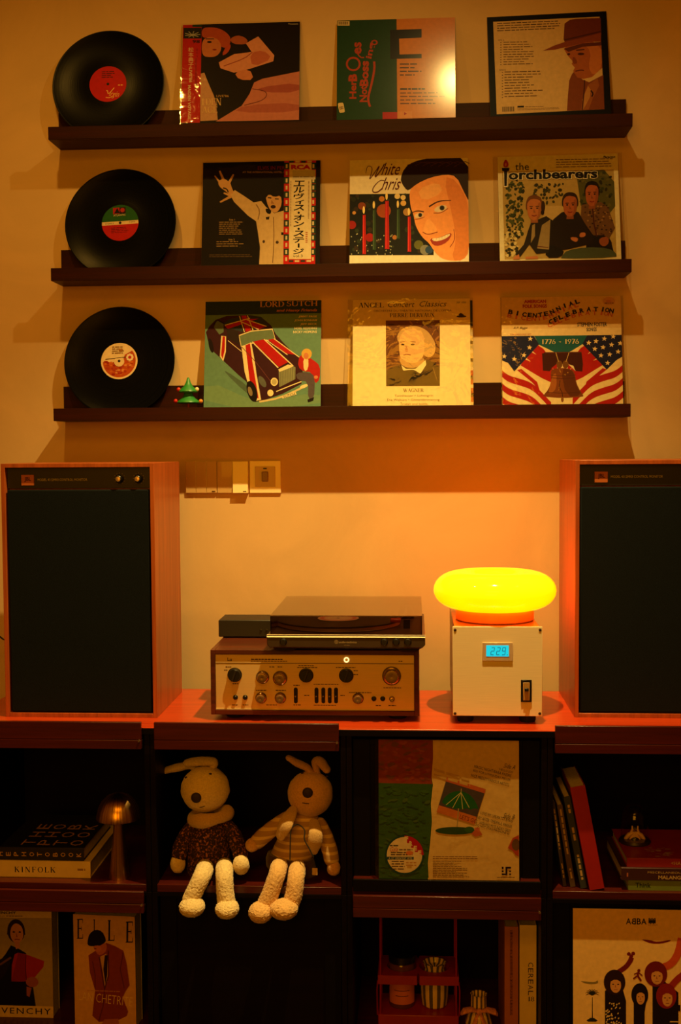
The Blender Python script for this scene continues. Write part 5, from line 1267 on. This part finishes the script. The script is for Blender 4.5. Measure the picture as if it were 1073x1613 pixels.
def dress_mat():
    t = NT('speckled_knit'); v = t.coord(); vo = t.n('ShaderNodeTexVoronoi', i_Scale=330.0); t.l(v, vo.inputs['Vector'])
    ns = t.n('ShaderNodeTexNoise', i_Scale=200.0, i_Detail=2.0); t.l(v, ns.inputs['Vector'])
    t.l(t.ramp(ns.outputs[0], [(.50, lin((46, 26, 20))), (.58, lin((110, 58, 34))), (.68, lin((176, 112, 66)))]), t.b.inputs['Base Color'])
    t.b.inputs['Roughness'].default_value = .95; t.bump(vo.outputs[0], .7, .003); return t.m
def stripe_mat():
    t = NT('striped_jersey'); v = t.coord(); sp = t.n('ShaderNodeSeparateXYZ'); t.l(v, sp.inputs[0])
    m1 = t.n('ShaderNodeMath', operation='MULTIPLY'); m1.inputs[1].default_value = 58.0; t.l(sp.outputs[2], m1.inputs[0])
    m2 = t.n('ShaderNodeMath', operation='FRACT'); t.l(m1.outputs[0], m2.inputs[0])
    t.l(t.ramp(m2.outputs[0], [(.0, lin((176, 138, 84))), (.55, lin((180, 142, 88))), (.6, lin((222, 188, 128))), (.92, lin((222, 188, 128))), (.97, lin((176, 138, 84)))]), t.b.inputs['Base Color'])
    n1 = t.n('ShaderNodeTexNoise', i_Scale=300.0); t.l(v, n1.inputs['Vector']); t.bump(n1.outputs[0], .3, .002)
    t.b.inputs['Roughness'].default_value = .9; return t.m
M_DRESS, M_STRIPE = dress_mat(), stripe_mat()
M_FLEECE = plush('fleece_cream', (216, 178, 122), .8, 300); M_SHORT = plush('grey_wool', (84, 62, 50), .8, 260)
ZS = .30755/ (F/2.655)
def C(zx, zy, Y): return at(230+zx*.30755, 1150+zy*.30755, Y)
def loft(rings, n=36, capped=True):
    "rings: (centre, rx, ry, tilt) from top to bottom, joined into one smooth body"
    m_ = MB(); vs = []; fs = []
    for c, rx, ry, ti in rings:
        for k in range(n):
            a = 2*math.pi*k/n; p = Vector((rx*math.cos(a), ry*math.sin(a), 0)); vs.append(Vector(c)+Matrix.Rotation(ti, 3, 'Y') @ p)
    for i in range(len(rings)-1):
        for k in range(n): a, b = i*n+k, i*n+(k+1) % n; fs.append((a, b, b+n, a+n))
    fs.append(tuple(range(n))); fs.append(tuple((len(rings)-1)*n+k for k in range(n))[::-1])
    return m_.add(vs, fs)
def interp(pts, rad, per=6):
    P_, R_ = [], []
    pts = [Vector(p) for p in pts]
    for i in range(len(pts)-1):
        p0, p1, p2, p3 = pts[max(i-1, 0)], pts[i], pts[i+1], pts[min(i+2, len(pts)-1)]
        for k in range(per):
            t = k/per; P_.append(.5*((2*p1)+(p2-p0)*t+(2*p0-5*p1+4*p2-p3)*t*t+(3*p1-p0-3*p2+p3)*t**3)); R_.append(rad[i]*(1-t)+rad[i+1]*t)
    P_.append(pts[-1]); R_.append(rad[-1]); return P_, R_

def rabbit(label, base, head, hr, ears, nose, eyes, mouth, arms, legs, fur, legm, sleeve_m, tilt, body_fn):
    R = thing('plush_rabbit', label, 'plush toy', base, group='plush rabbits sitting in the cabinet'); B = Vector(base)
    def lo(p): return Vector(p)-B
    hc = lo(C(*head)); rx, ry, rz = (q*ZS for q in hr); RT = Matrix.Rotation(tilt, 3, 'Y')
    hd = obj('head', MB().ell(hc, (rx, ry, rz), 48, 30, RT).fuzz(.0012, 60, 3, 300, .0007), fur, R)
    def on(zx, zy, extra=0.):
        p = lo(C(zx, zy, head[2]-ry)); q = RT.inverted() @ (Vector((p.x, hc.y, p.z))-hc); f = max(.02, 1-(q.x/rx)**2-(q.z/rz)**2)
        return Vector((p.x, hc.y-ry*math.sqrt(f)-extra, p.z))
    obj('nose', MB().ell(on(*nose, .001), (.0122, .006, .0122), 24, 14), M_NOSE, hd)
    for e_ in eyes: obj('eye', MB().ell(on(*e_), (.0036, .0025, .0024), 14, 8), M_THREAD, hd)
    obj('mouth_stitch', MB().tube([on(*p, .0008) for p in mouth], .0009, 6), M_THREAD, hd)
    for pts, r_ in ears:
        q, rr = interp([lo(C(*p)) for p in pts], [x*ZS for x in r_]); obj('ear', MB().tube(q, rr, 22, flat=.72, round_ends=5).fuzz(.001, 70, 5, 280, .0006), fur, hd)
    body_fn(R, lo)
    for pts, r_, hand, hr_ in arms:
        q, rr = interp([lo(C(*p)) for p in pts], [x*ZS for x in r_]); a = obj('arm', MB().tube(q, rr, 24, round_ends=4).fuzz(.0012, 55, 9), sleeve_m, R)
        obj('paw', MB().ell(lo(C(*hand)), tuple(x*ZS for x in hr_), 26, 18).fuzz(.0012, 80, 2, 280, .0008), fur if hand[2] > -.555 else legm, a)
    for pts, r_, foot, fr in legs:
        q, rr = interp([lo(C(*p)) for p in pts], [x*ZS for x in r_], 18)
        l = obj('leg', MB().tube(q, rr, 80, round_ends=8).fuzz(.0010, 260, 4, 620, .0011), legm, R)
        f = obj('foot', MB().ell(lo(C(*foot)), tuple(x*ZS for x in fr), 96, 64).fuzz(.0011, 250, 7, 620, .0012), legm, l)
    return R

def bodyA(R, lo):
    rings = [(lo(C(x, y, -.505)), w_*ZS, w_*ZS*.74, .0) for x, y, w_ in ((325,430,46), (325,455,62), (323,480,84), (322,530,104), (322,600,112), (322,660,118), (325,715,124), (326,738,116))]
    d = obj('knit_dress', loft(rings, 44).fuzz(.0025, 38, 6), M_DRESS, R)
    c = lo(C(327, 440, -.505)); RT = Matrix.Translation(c) @ Matrix.Rotation(-.16, 4, 'Y')
    m_ = MB(); n = 44; m2 = 18; vs = []; fs = []
    for k in range(n):
        a = 2*math.pi*k/n; tr_ = .0155*(1+.14*math.sin(3*a+1)); 
        for j in range(m2):
            b = 2*math.pi*j/m2; rr = 1+tr_*math.cos(b)/.045; vs.append(RT @ Vector((.0415*rr*math.cos(a), .034*rr*math.sin(a), tr_*1.0*math.sin(b))))
    for k in range(n):
        for j in range(m2): fs.append((k*m2+j, ((k+1) % n)*m2+j, ((k+1) % n)*m2+(j+1) % m2, k*m2+(j+1) % m2))
    obj('cowl_collar', m_.add(vs, fs).fuzz(.0014, 60, 3, 240, .0006), M_FLEECE, R)
rb0 = C(325, 770, -.50)
rabbit('cream plush rabbit in a brown speckled dress, left of the two', (rb0.x, -.50, FL0), (304, 302, -.505), (130, 112, 122),
    [([(335,200,-.50),(352,168,-.50),(330,160,-.502),(270,160,-.505),(215,168,-.505)], (22,27,31,31,27)), ([(262,200,-.475),(225,182,-.47),(170,190,-.475),(105,205,-.48)], (20,26,30,25))],
    (257, 347), ((193, 263), (321, 239)), ((272, 402), (285, 399), (298, 394)),
    [([(240,490,-.50),(205,540,-.51),(180,595,-.525),(172,640,-.535)], (34,40,42,40), (163,684,-.54), (40,40,50)),
     ([(418,490,-.50),(452,540,-.515),(474,600,-.535),(484,640,-.55)], (34,40,42,41), (487,690,-.566), (44,44,52))],
    [([(305,700,-.53),(298,722,-.575),(284,755,-.602),(255,815,-.612),(230,868,-.616)], (44,46,45,44,44), (236,905,-.628), (66,74,47)),
     ([(402,695,-.53),(402,712,-.575),(402,755,-.602),(405,820,-.612),(412,878,-.616)], (42,45,44,44,46), (416,915,-.628), (60,74,46))],
    M_FURA, M_LEGA, M_DRESS, -.12, bodyA)

def bodyB(R, lo):
    rings = [(lo(C(x, y, -.50)), w_*ZS, w_*ZS*.72, -.12) for x, y, w_ in ((818,408,48), (812,430,66), (800,470,92), (785,530,110), (765,590,118), (745,640,124), (740,668,118))]
    obj('striped_jersey', loft(rings, 44).fuzz(.002, 40, 2), M_STRIPE, R)
    rings = [(lo(C(x, y, -.505)), w_*ZS, w_*ZS*.72, .12) for x, y, w_ in ((742,640,124), (742,670,134), (745,705,136), (752,735,122))]
    obj('wool_shorts', loft(rings, 44).fuzz(.002, 40, 5), M_SHORT, R)
    for pts, r_ in (([(752,405,-.545),(735,440,-.565),(712,490,-.575),(690,535,-.572)], (24,38,42,30)), ([(862,470,-.55),(868,520,-.575),(866,575,-.577),(862,620,-.572)], (24,36,38,22))):
        q, rr = interp([lo(C(*p)) for p in pts], [x*ZS for x in r_]); obj('hood_flap', MB().tube(q, rr, 22, flat=.42, round_ends=4).fuzz(.001, 70, 3), M_FLEECE, R)
    q, rr = interp([lo(C(*p)) for p in ((738,664,-.592),(740,560,-.588),(745,505,-.582),(778,484,-.578),(812,512,-.58),(812,560,-.588),(838,610,-.592),(858,650,-.594))], [.001/1]*8)
    obj('black_cord', MB().tube(q, .0014, 8), M_RUB, R)
    p = lo(C(865, 725, -.568)); obj('fabric_tag', MB().box(p.x-.006, p.x+.006, p.y, p.y+.0012, p.z-.008, p.z+.008), plain('tag_white', (206, 170, 120), .8), R)
rb1 = C(765, 770, -.50)
rabbit('tan plush rabbit in a striped jersey, tilted head, right of the two', (rb1.x, -.50, FL0), (842, 325, -.505), (120, 108, 118),
    [([(850,225,-.50),(822,190,-.50),(775,168,-.502),(735,145,-.505)], (22,27,28,21)), ([(880,230,-.495),(868,165,-.495),(892,160,-.50),(925,200,-.503)], (22,29,30,24))],
    (828, 322), ((792, 244), (920, 263)), ((800, 374), (818, 376), (836, 377)),
    [([(715,450,-.50),(665,490,-.515),(610,535,-.53),(570,572,-.54)], (34,40,42,40), (545,588,-.545), (38,38,36)),
     ([(893,480,-.50),(918,540,-.515),(940,610,-.53),(952,660,-.535)], (34,40,42,40), (962,705,-.54), (36,36,42))],
    [([(690,690,-.53),(680,706,-.578),(670,745,-.604),(640,830,-.614),(618,885,-.617)], (40,44,43,44,46), (588,932,-.63), (62,70,52)),
     ([(778,700,-.53),(774,722,-.578),(768,765,-.604),(758,840,-.614),(742,890,-.617)], (40,44,43,44,44), (706,917,-.634), (72,72,50))],
    M_FURB, M_LEGB, M_STRIPE, .1, bodyB)

# ------------------------------------------------------------------ leaning books (upper right compartment)
def E_(zx, zy, Y): return at(840+zx*.21715, 1130+zy*.21715, Y)
LB = [('red', 929.4, 23.5, .237, -10.8, -.578, (150, 14, 16), 'thick plain red book leaning left in the right compartment'),
      ('navy', 914.9, 10.5, .212, -10.6, -.568, (44, 50, 56), 'slim dark slate book leaning against the red book'),
      ('olive', 898.6, 8.5, .190, -9.2, -.560, (82, 62, 40), 'worn brown book between the slate book and a thin dark one'),
      ('dim', 887.4, 5.5, .196, -8.0, -.556, (58, 48, 34), 'thinnest dark book, outermost in the leaning row')]
for i, (nm, px_, wp, h_, ang, Y, c, lb) in enumerate(LB):
    x = at(px_, 1400, Y).x; b = book('leaning_book', lb, 'book', wp/(F/(Y-CY)), h_, .17, plain('cover_'+nm, c, .5), (x, Y, FL0), (0, math.radians(ang), 0), group='books leaning in the right compartment')
    if i:
        wz = wp/(F/(Y-CY)); P = MB(); P.col = lin((196, 168, 120)); r = random.Random(i); z = .02
        while z < h_-.02:
            l = .004+.012*r.random(); P.add([(wz*.35, -.0003, z), (wz*.68, -.0003, z), (wz*.68, -.0003, z+l), (wz*.35, -.0003, z+l)], [(0,1,2,3)]); z += l+.003+ (.03 if r.random() < .15 else 0)
        obj('spine_lettering', P, M_MATTE, b, ink=True)

# stacked books and the glass dome
SB = [('green', 989.8, .0235, -.572, .20, (104, 124, 44), 'green book, bottom of the flat stack at the right'),
      ('maroon', 979.0, .0275, -.574, .215, (56, 22, 20), 'dark maroon book in the middle of the flat stack at the right'),
      ('crimson', 987.5, .0200, -.566, .205, (140, 26, 22), 'red book on top of the flat stack, under the glass dome')]
z = FL0
for nm, px_, t_k, Y, d_, c, lb in SB:
    x = at(px_, 1380, Y).x; w_ = .213; b = flat_book('stacked_book', lb, w_, t_k, d_, plain('cover_'+nm, c, .45), (x, Y, z), group='books stacked flat at the right')
    P = MB()
    def put(s, x0, z0, wd, hh, bold=0., c2=None):
        P = MB()
        vs, fs = text_mesh(s, bold); X0, X1 = min(v[0] for v in vs), max(v[0] for v in vs); Y0, Y1 = min(v[1] for v in vs), max(v[1] for v in vs)
        P.col = lin(c2 or (196, 170, 120)); P.add([(x0+(v[0]-X0)/(X1-X0)*wd, -.0003, z0+(v[1]-Y0)/(Y1-Y0)*hh) for v in vs], fs); obj('spine_lettering', P, M_MATTE, b, ink=True)
    if nm == 'green': put('Think', .016, .007, .034, .0105, .01, (40, 52, 20)); put('Think', .115, .007, .034, .0105, .01, (40, 52, 20))
    if nm == 'maroon': put('MALANG LA TRI', .0815, .0035, .088, .0085, .03); put('MISCELLANEOUS WORKS', .058, .0165, .12, .0045)
    if nm == 'crimson': put('<HABITAT', .098, .006, .05, .008)
    if nm == 'maroon': P.col = lin((190,120,90)); P.add([(.012,-.0003,.008),(.015,-.0003,.008),(.015,-.0003,.017),(.012,-.0003,.017)], [(0,1,2,3)]); obj('spine_mark', P, M_MATTE, b, ink=True)
    if nm == 'crimson':
        Q = MB(); Q.col = lin((206, 190, 160)); r = random.Random(3)
        for k in range(34):
            xx, yy = .05+.05*r.random(), .01+.06*r.random(); l = .004+.01*r.random(); Q.add([(xx,yy,t_k+.0003),(xx+l,yy+.001,t_k+.0003),(xx+l,yy+.0022,t_k+.0003),(xx,yy+.0012,t_k+.0003)], [(0,1,2,3)])
        obj('cover_scribble', Q, M_MATTE, b, ink=True)
    z += t_k
dq = at(1000, 1311, -.455)
dm = thing('glass_dome', 'small clear glass dome with a pale ornament inside, on the book stack', 'ornament', (dq.x, -.455, z))
obj('base', MB().lathe([(.036, 0), (.037, .003), (.034, .008), (0, .008)], 32), plain('dome_base', (40, 22, 16), .4), dm)
obj('glass_bell', MB().lathe([(.031, .0081), (.0315, .05), (.029, .07), (.02, .083), (.008, .088), (0, .0885)], 36), M_GLASS, dm)
IV = plain('ornament_ivory', (216, 176, 122), .5)
for s in (-1, 1):
    pal = obj('ornament_half', MB().tube([(s*.019, 0, .010), (s*.013, -.002, .018), (s*.006, -.003, .022)], [.007, .0075, .005], 14, flat=.7, round_ends=3), IV, dm)
    for k in range(4): obj('ornament_finger', MB().tube([(s*(.006-.001*k), -.004, .022-.002*k), (s*(-.001-.002*k), -.006, .024-.0035*k), (s*(-.006-.002*k), -.004, .020-.004*k)], [.0024, .0022, .0016], 8, round_ends=2), IV, pal)
    obj('ornament_finger', MB().tube([(s*.01, -.003, .022), (s*.006, -.004, .031), (s*.0065, -.004, .038)], [.0026, .0024, .0016], 8, round_ends=2), IV, pal)

# ------------------------------------------------------------------ magazines (lower left)
def mag(name, label, TL, TR, Y, w_, h_, th_, rotz, draw, quad, col):
    c = at((TL[0]+TR[0])/2, (TL[1]+TR[1])/2, Y)
    b = thing(name, label, 'magazine', (c.x, Y, FL1), (0, 0, rotz), 'fashion magazines in the lower compartment')
    h_ = c.z-FL1
    obj('front_cover', MB().box(-w_/2, w_/2, 0, .0012, 0, h_), plain(name+col, (206, 182, 136), .4), b)
    obj('page_block', MB().box(-w_/2+.001, w_/2-.001, .0013, th_, .001, h_-.001), M_PAGES, b)
    obj('back_cover', MB().box(-w_/2, w_/2, th_+.0001, th_+.0013, 0, h_), M_CARD, b)
    P = Print(quad, w_, h_, 0); P.join = False; draw(P); P.emit(b, M_PRINT); return b
def m_bag(P):
    P.full((178, 158, 116)); P.rect(-200, 100, 400, 188, (222,196,144)); P.rect(-200, 768, 400, 860, (222,196,144)); K = (34,26,22)
    P.poly([(-110,768),(-60,520),(20,430),(60,370),(110,390),(165,420),(200,560),(228,768)], K, 0)
    P.poly([(-110,560),(0,440),(60,470),(20,560),(-60,640)], (48,34,28), 1); P.line([(-20,500),(60,450)], 14, (120,84,56))
    P.poly([(85,430),(110,418),(170,430),(292,470),(285,510),(205,600),(120,610),(60,608),(65,500)], (172,54,22), 0); P.poly([(110,420),(160,430),(165,600),(120,610),(60,608)], (146,44,18), 0); P.line([(165,432),(160,520),(165,600)], 5, (92,26,12))
    P.ell(205, 610, 44, 34, SKD); P.poly([(165,640),(200,650),(185,710),(165,700)], SKD)
    P.ell(98, 275, 62, 78, (60,40,28)); P.ell(103, 290, 46, 66, (206,150,104)); P.ell(82, 282, 9, 5, INK); P.ell(124, 282, 9, 5, INK); P.poly([(100,285),(110,315),(96,316)], SKD); P.line([(86,332),(104,329),(122,332)], 5, (140,60,44)); P.poly([(85,345),(120,345),(125,385),(95,395)], (196,140,96)); P.line([(40,300),(50,240),(98,212),(148,240),(156,300)], 14, (60,40,28), 2)
    P.text('GIVENCHY', -80, 146, 100, 164, INK, bold=.03); P.text('PARIS', -60, 174, 20, 182, (120,90,60)); P.small(30, 174, 150, 183, 1, (120,90,60), .6, 81, 0)
    P.text('GIVENCHY', -105, 782, 332, 822, INK, space=1.25, bold=.005)
mag('fashion_magazine', 'thick magazine with woman in black clutching a red bag, at far left', (-28,1433), (84,1434.5), -.43, .167, .25, .05, .0, m_bag, [(-125,136),(347,140),(350,843),(-120,845)], 'a')
def m_coat(P):
    P.full((222, 178, 106)); J = (150,72,30)
    for ch, x0, x1, y0, y1 in (('E',484,530,192,322), ('L',606,634,198,332), ('L',710,758,206,338), ('E',836,886,218,350)): P.serif(ch, x0, y0, x1, y1, INK)
    P.poly([(570,430),(650,385),(700,350),(760,370),(820,400),(845,480),(868,620),(840,660),(820,700),(860,790),(850,820),(790,850),(650,870),(600,830),(620,660),(580,540)], J, 0)
    P.poly([(655,440),(700,420),(715,480),(712,600),(690,640),(680,560)], (206,164,110), 0); P.poly([(690,430),(712,430),(708,560),(695,620),(680,520)], (60,36,28), 0); P.line([(650,440),(680,600),(690,650)], 9, (104,46,20)); P.line([(715,400),(718,560),(690,650)], 9, (104,46,20)); P.line([(690,650),(680,760),(650,860)], 6, (104,46,20)); P.line([(820,410),(800,520),(830,640)], 6, (110,50,22)); P.line([(600,470),(620,560),(620,650)], 6, (110,50,22))
    P.poly([(620,380),(640,350),(700,350),(705,400),(660,432),(630,420)], (196,120,70), 1)
    P.poly([(560,350),(575,290),(620,262),(670,275),(700,330),(690,350),(650,370),(600,372),(570,368)], (40,26,18), 1)
    P.poly([(604,368),(655,366),(668,392),(640,412),(612,398)], (206,132,80), 1); P.line([(612,385),(628,388)], 4, INK)
    P.poly([(690,850),(790,840),(800,900),(660,900)], (190,120,70))
    P.text('ILAN CHETRITE', 484, 684, 890, 742, (236,206,150), rot=-4, bold=-.015); P.small(560, 660, 800, 672, 1, (206,150,90), .4, 82, 0)
mag('fashion_magazine', 'thick magazine with dark-haired figure in a rust-brown jacket', (110,1438.5), (217,1445.5), -.47, .152, .2, .05, -.06, m_coat, [(455,160),(895,190),(918,900),(470,905)], 'b')

# ------------------------------------------------------------------ lower right-middle compartment: rack, jar, vase, bottle, books
def G_(zx, zy, Y): return at(530+zx*.33551, 1390+zy*.33551, Y)
M_REDP = plain('red_lacquer', (150, 26, 18), .35, 0, .1)
RY = -.435
r0, r1 = G_(195, 460, RY), G_(575, 460, RY); rc = (r0.x+r1.x)/2; rw = (r1.x-r0.x)/2
rk = thing('wire_rack', 'red two-tier rack with wire uprights holding jar and striped vase', 'rack', (rc, RY, FL1))
zt0, zt1 = G_(385, 482, RY).z-FL1, G_(385, 440, RY).z-FL1; zb1 = .03; RD = .115
def holed(x0, x1, y0, y1, z0, z1, holes, n=28):
    "board with round holes, built as strips around each hole"
    m_ = MB(); xs = [x0]+[ (holes[i][0]+holes[i+1][0])/2 for i in range(len(holes)-1)]+[x1]
    for i, (hx, hy, hr) in enumerate(holes):
        a, b = xs[i], xs[i+1]; out = []; inn = []
        for k in range(n):
            t = 2*math.pi*k/n+math.pi/4; c_, s_ = math.cos(t), math.sin(t); sx = (b-hx if c_ > 0 else hx-a)/max(abs(c_), 1e-6); sy = (y1-hy if s_ > 0 else hy-y0)/max(abs(s_), 1e-6); q = min(sx, sy)
            out.append((hx+c_*q, hy+s_*q)); inn.append((hx+c_*hr, hy+s_*hr))
        vs = [(x, y, z1) for x, y in out]+[(x, y, z1) for x, y in inn]+[(x, y, z0) for x, y in out]+[(x, y, z0) for x, y in inn]; fs = []
        for k in range(n):
            j = (k+1) % n; fs += [(k, j, n+j, n+k), (2*n+k, 3*n+k, 3*n+j, 2*n+j), (n+k, n+j, 3*n+j, 3*n+k), (k, 2*n+k, 2*n+j, j)]
        m_.add(vs, fs)
    return m_
jx, vx = G_(307, 540, RY).x-rc, G_(463, 540, RY).x-rc; hy = .058
obj('upper_tray', holed(-rw, rw, 0, RD, zt0, zt1, [(jx, hy, .0365), (vx, hy, .037)]), M_REDP, rk)
obj('lower_tray', MB().box(-rw, rw, 0, RD, .004, zb1), M_REDP, rk, .002)
zt = G_(385, 160, RY).z-FL1
for sx in (-1, 1):
    for y in (.004, RD-.004):
        obj('wire_upright', MB().tube([(sx*(rw-.006), y, zb1), (sx*(rw-.006), y, min(zt, .345))], .0022, 8), M_REDP, rk)
    obj('wire_rail', MB().tube([(sx*(rw-.006), .004, .345), (sx*(rw-.006), RD-.004, .345)], .0022, 8), M_REDP, rk)
    obj('side_wire', MB().tube([(sx*(rw+.002), .02, .02), (sx*(rw+.003), .02, .08), (sx*(rw+.001), .02, zt0)], .0018, 8), M_REDP, rk)
    obj('knob_foot', MB().lathe([(.006, 0), (.006, .004)], 14, Matrix.Translation((sx*(rw-.012), .015, 0))), M_REDP, rk)
    obj('knob_foot', MB().lathe([(.006, 0), (.006, .004)], 14, Matrix.Translation((sx*(rw-.012), RD-.015, 0))), M_REDP, rk)
jr = .0315
jar = thing('candle_jar', 'glass candle jar with orange-pink label and black lid, in the red rack', 'jar', (rc+jx, RY+hy, FL1+zb1+.0002))
hj = zt1-zb1+.012
obj('glass_body', MB().lathe([(jr-.002, 0), (jr, .003), (jr, hj-.006), (jr-.003, hj)], 36), plain('amber_glass', (96, 54, 34), .12, 0, .05), jar)
m_ = MB(); n = 24; vs = []; fs = []
for k in range(n+1):
    a = math.radians(-160+140*k/n)
    for z_ in (.012, hj*.80): vs.append(((jr+.0006)*math.cos(a), (jr+.0006)*math.sin(a), z_))
for k in range(n): fs.append((2*k, 2*k+2, 2*k+3, 2*k+1))
lbj = obj('paper_label', m_.add(vs, fs), plain('label_salmon', (206, 112, 78), .6), jar)
P = MB(); P.col = lin((60, 30, 24))
def wrap(s, zc_, hh, half):
    vs, fs = text_mesh(s, .02); X0, X1 = min(v[0] for v in vs), max(v[0] for v in vs); Y0, Y1 = min(v[1] for v in vs), max(v[1] for v in vs)
    P.add([((jr+.0012)*math.cos(-math.pi/2+((v[0]-X0)/(X1-X0)-.5)*2*half), (jr+.0012)*math.sin(-math.pi/2+((v[0]-X0)/(X1-X0)-.5)*2*half), zc_+(v[1]-Y0)/(Y1-Y0)*hh) for v in vs], fs)
wrap('PEACH', hj*.66, .005, .38); wrap('BLOOM', hj*.58, .005, .42); wrap('—————', hj*.42, .0015, .6); wrap('————', hj*.3, .0015, .5)
obj('label_lettering', P, M_MATTE, lbj, ink=True)
obj('lid', MB().lathe([(jr-.001, hj+.0002), (jr+.0008, hj+.001), (jr+.0008, hj+.016), (jr-.001, hj+.018), (0, hj+.018)], 36), M_BLACK, jar)
vs_ = thing('striped_vase', 'small cream and grey striped vase in the red rack', 'vase', (rc+vx, RY+hy, FL1+zb1+.0002))
def vmat():
    t = NT('striped_glaze'); v = t.coord(); sp = t.n('ShaderNodeSeparateXYZ'); t.l(v, sp.inputs[0]); at2 = t.n('ShaderNodeMath', operation='ARCTAN2'); t.l(sp.outputs[1], at2.inputs[0]); t.l(sp.outputs[0], at2.inputs[1])
    m1 = t.n('ShaderNodeMath', operation='MULTIPLY'); m1.inputs[1].default_value = 11/(2*math.pi); t.l(at2.outputs[0], m1.inputs[0]); m2 = t.n('ShaderNodeMath', operation='FRACT'); t.l(m1.outputs[0], m2.inputs[0])
    t.l(t.ramp(m2.outputs[0], [(.0, lin((226,196,136))), (.52, lin((226,196,136))), (.56, lin((92,84,66))), (.96, lin((92,84,66)))]), t.b.inputs['Base Color']); t.b.inputs['Roughness'].default_value = .15; return t.m
M_VG = vmat(); hv = zt1-zb1+.01
obj('body', MB().lathe([(.026, 0), (.0305, .004), (.0335, hv*.25), (.0345, hv*.5), (.0325, hv*.68), (.0255, hv*.80), (.0235, hv*.88), (.028, hv), (.0262, hv), (.021, hv*.9), (0, hv*.85)], 42), M_VG, vs_)
# ceramic bottle with a bow
bq = G_(668, 600, -.47)
bo = thing('bow_bottle', 'little cream bottle with a pink striped bow round its neck', 'bottle', (bq.x, -.47, FL1))
hz = G_(668, 522, -.47).z-FL1
obj('body', MB().lathe([(.026, 0), (.03, .004), (.032, hz*.35), (.026, hz*.55), (.019, hz*.68), (.0185, hz*.98), (.0195, hz), (.0165, hz), (.0155, hz*.8), (0, hz*.78)], 36), M_VG, bo)
M_BOW = plain('bow_pink', (206, 132, 88), .8, 0, .3, 160)
zb_ = hz*.70
for s in (-1, 1):
    obj('bow_loop', MB().tube([(s*.004, -.024, zb_), (s*.018, -.028, zb_+.006), (s*.036, -.027, zb_+.001), (s*.038, -.025, zb_-.002)], [.006, .0105, .012, .009], 16, flat=.5, round_ends=3), M_BOW, bo)
    obj('bow_tail', MB().tube([(s*.003, -.026, zb_-.004), (s*.010, -.033, zb_-.022), (s*.017, -.036, zb_-.045)], [.004, .006, .0075], 12, flat=.35), M_BOW, bo)
obj('bow_knot', MB().ell((0, -.027, zb_), (.007, .006, .008), 16, 10), M_BOW, bo)
# upright books
for nm, x0z, x1z, ytop, c, lb, d_ in (('clay', 790, 855, 207, (168, 96, 54), 'tall terracotta-spined book left of the cream one, lower compartment', .2), ('cream', 861, 940, 200, (226, 200, 146), 'tall cream-spined book at the right of the lower compartment', .2)):
    Y = -.515; a, b_ = G_(x0z, ytop, Y), G_(x1z, ytop, Y); h_ = a.z-FL1; w_ = b_.x-a.x
    b = book('upright_book', lb, 'book', w_, h_, d_, plain('cover_up_'+nm, c, .55), (a.x, Y, FL1), group='upright books in the lower compartment')
    bot = ytop + h_*(F/(Y-CY))/.33551
    if nm == 'cream':
        def dc(P):
            for i, ch in enumerate('CEREAL'): P.text(ch, 913-11, 392+i*27.5-12, 913+11, 392+i*27.5+12, (60,44,30), rot=-90)
            P.serif('18', 902, 548, 930, 570, INK)
    else:
        def dc(P): P.small(816, 225, 829, 640, 60, (92,44,24), .55, 91, .1)
    cube_print(b, w_, h_, dc, [(x0z, ytop), (x1z, ytop), (x1z, bot), (x0z, bot)], loc=(w_/2, 0, 0))
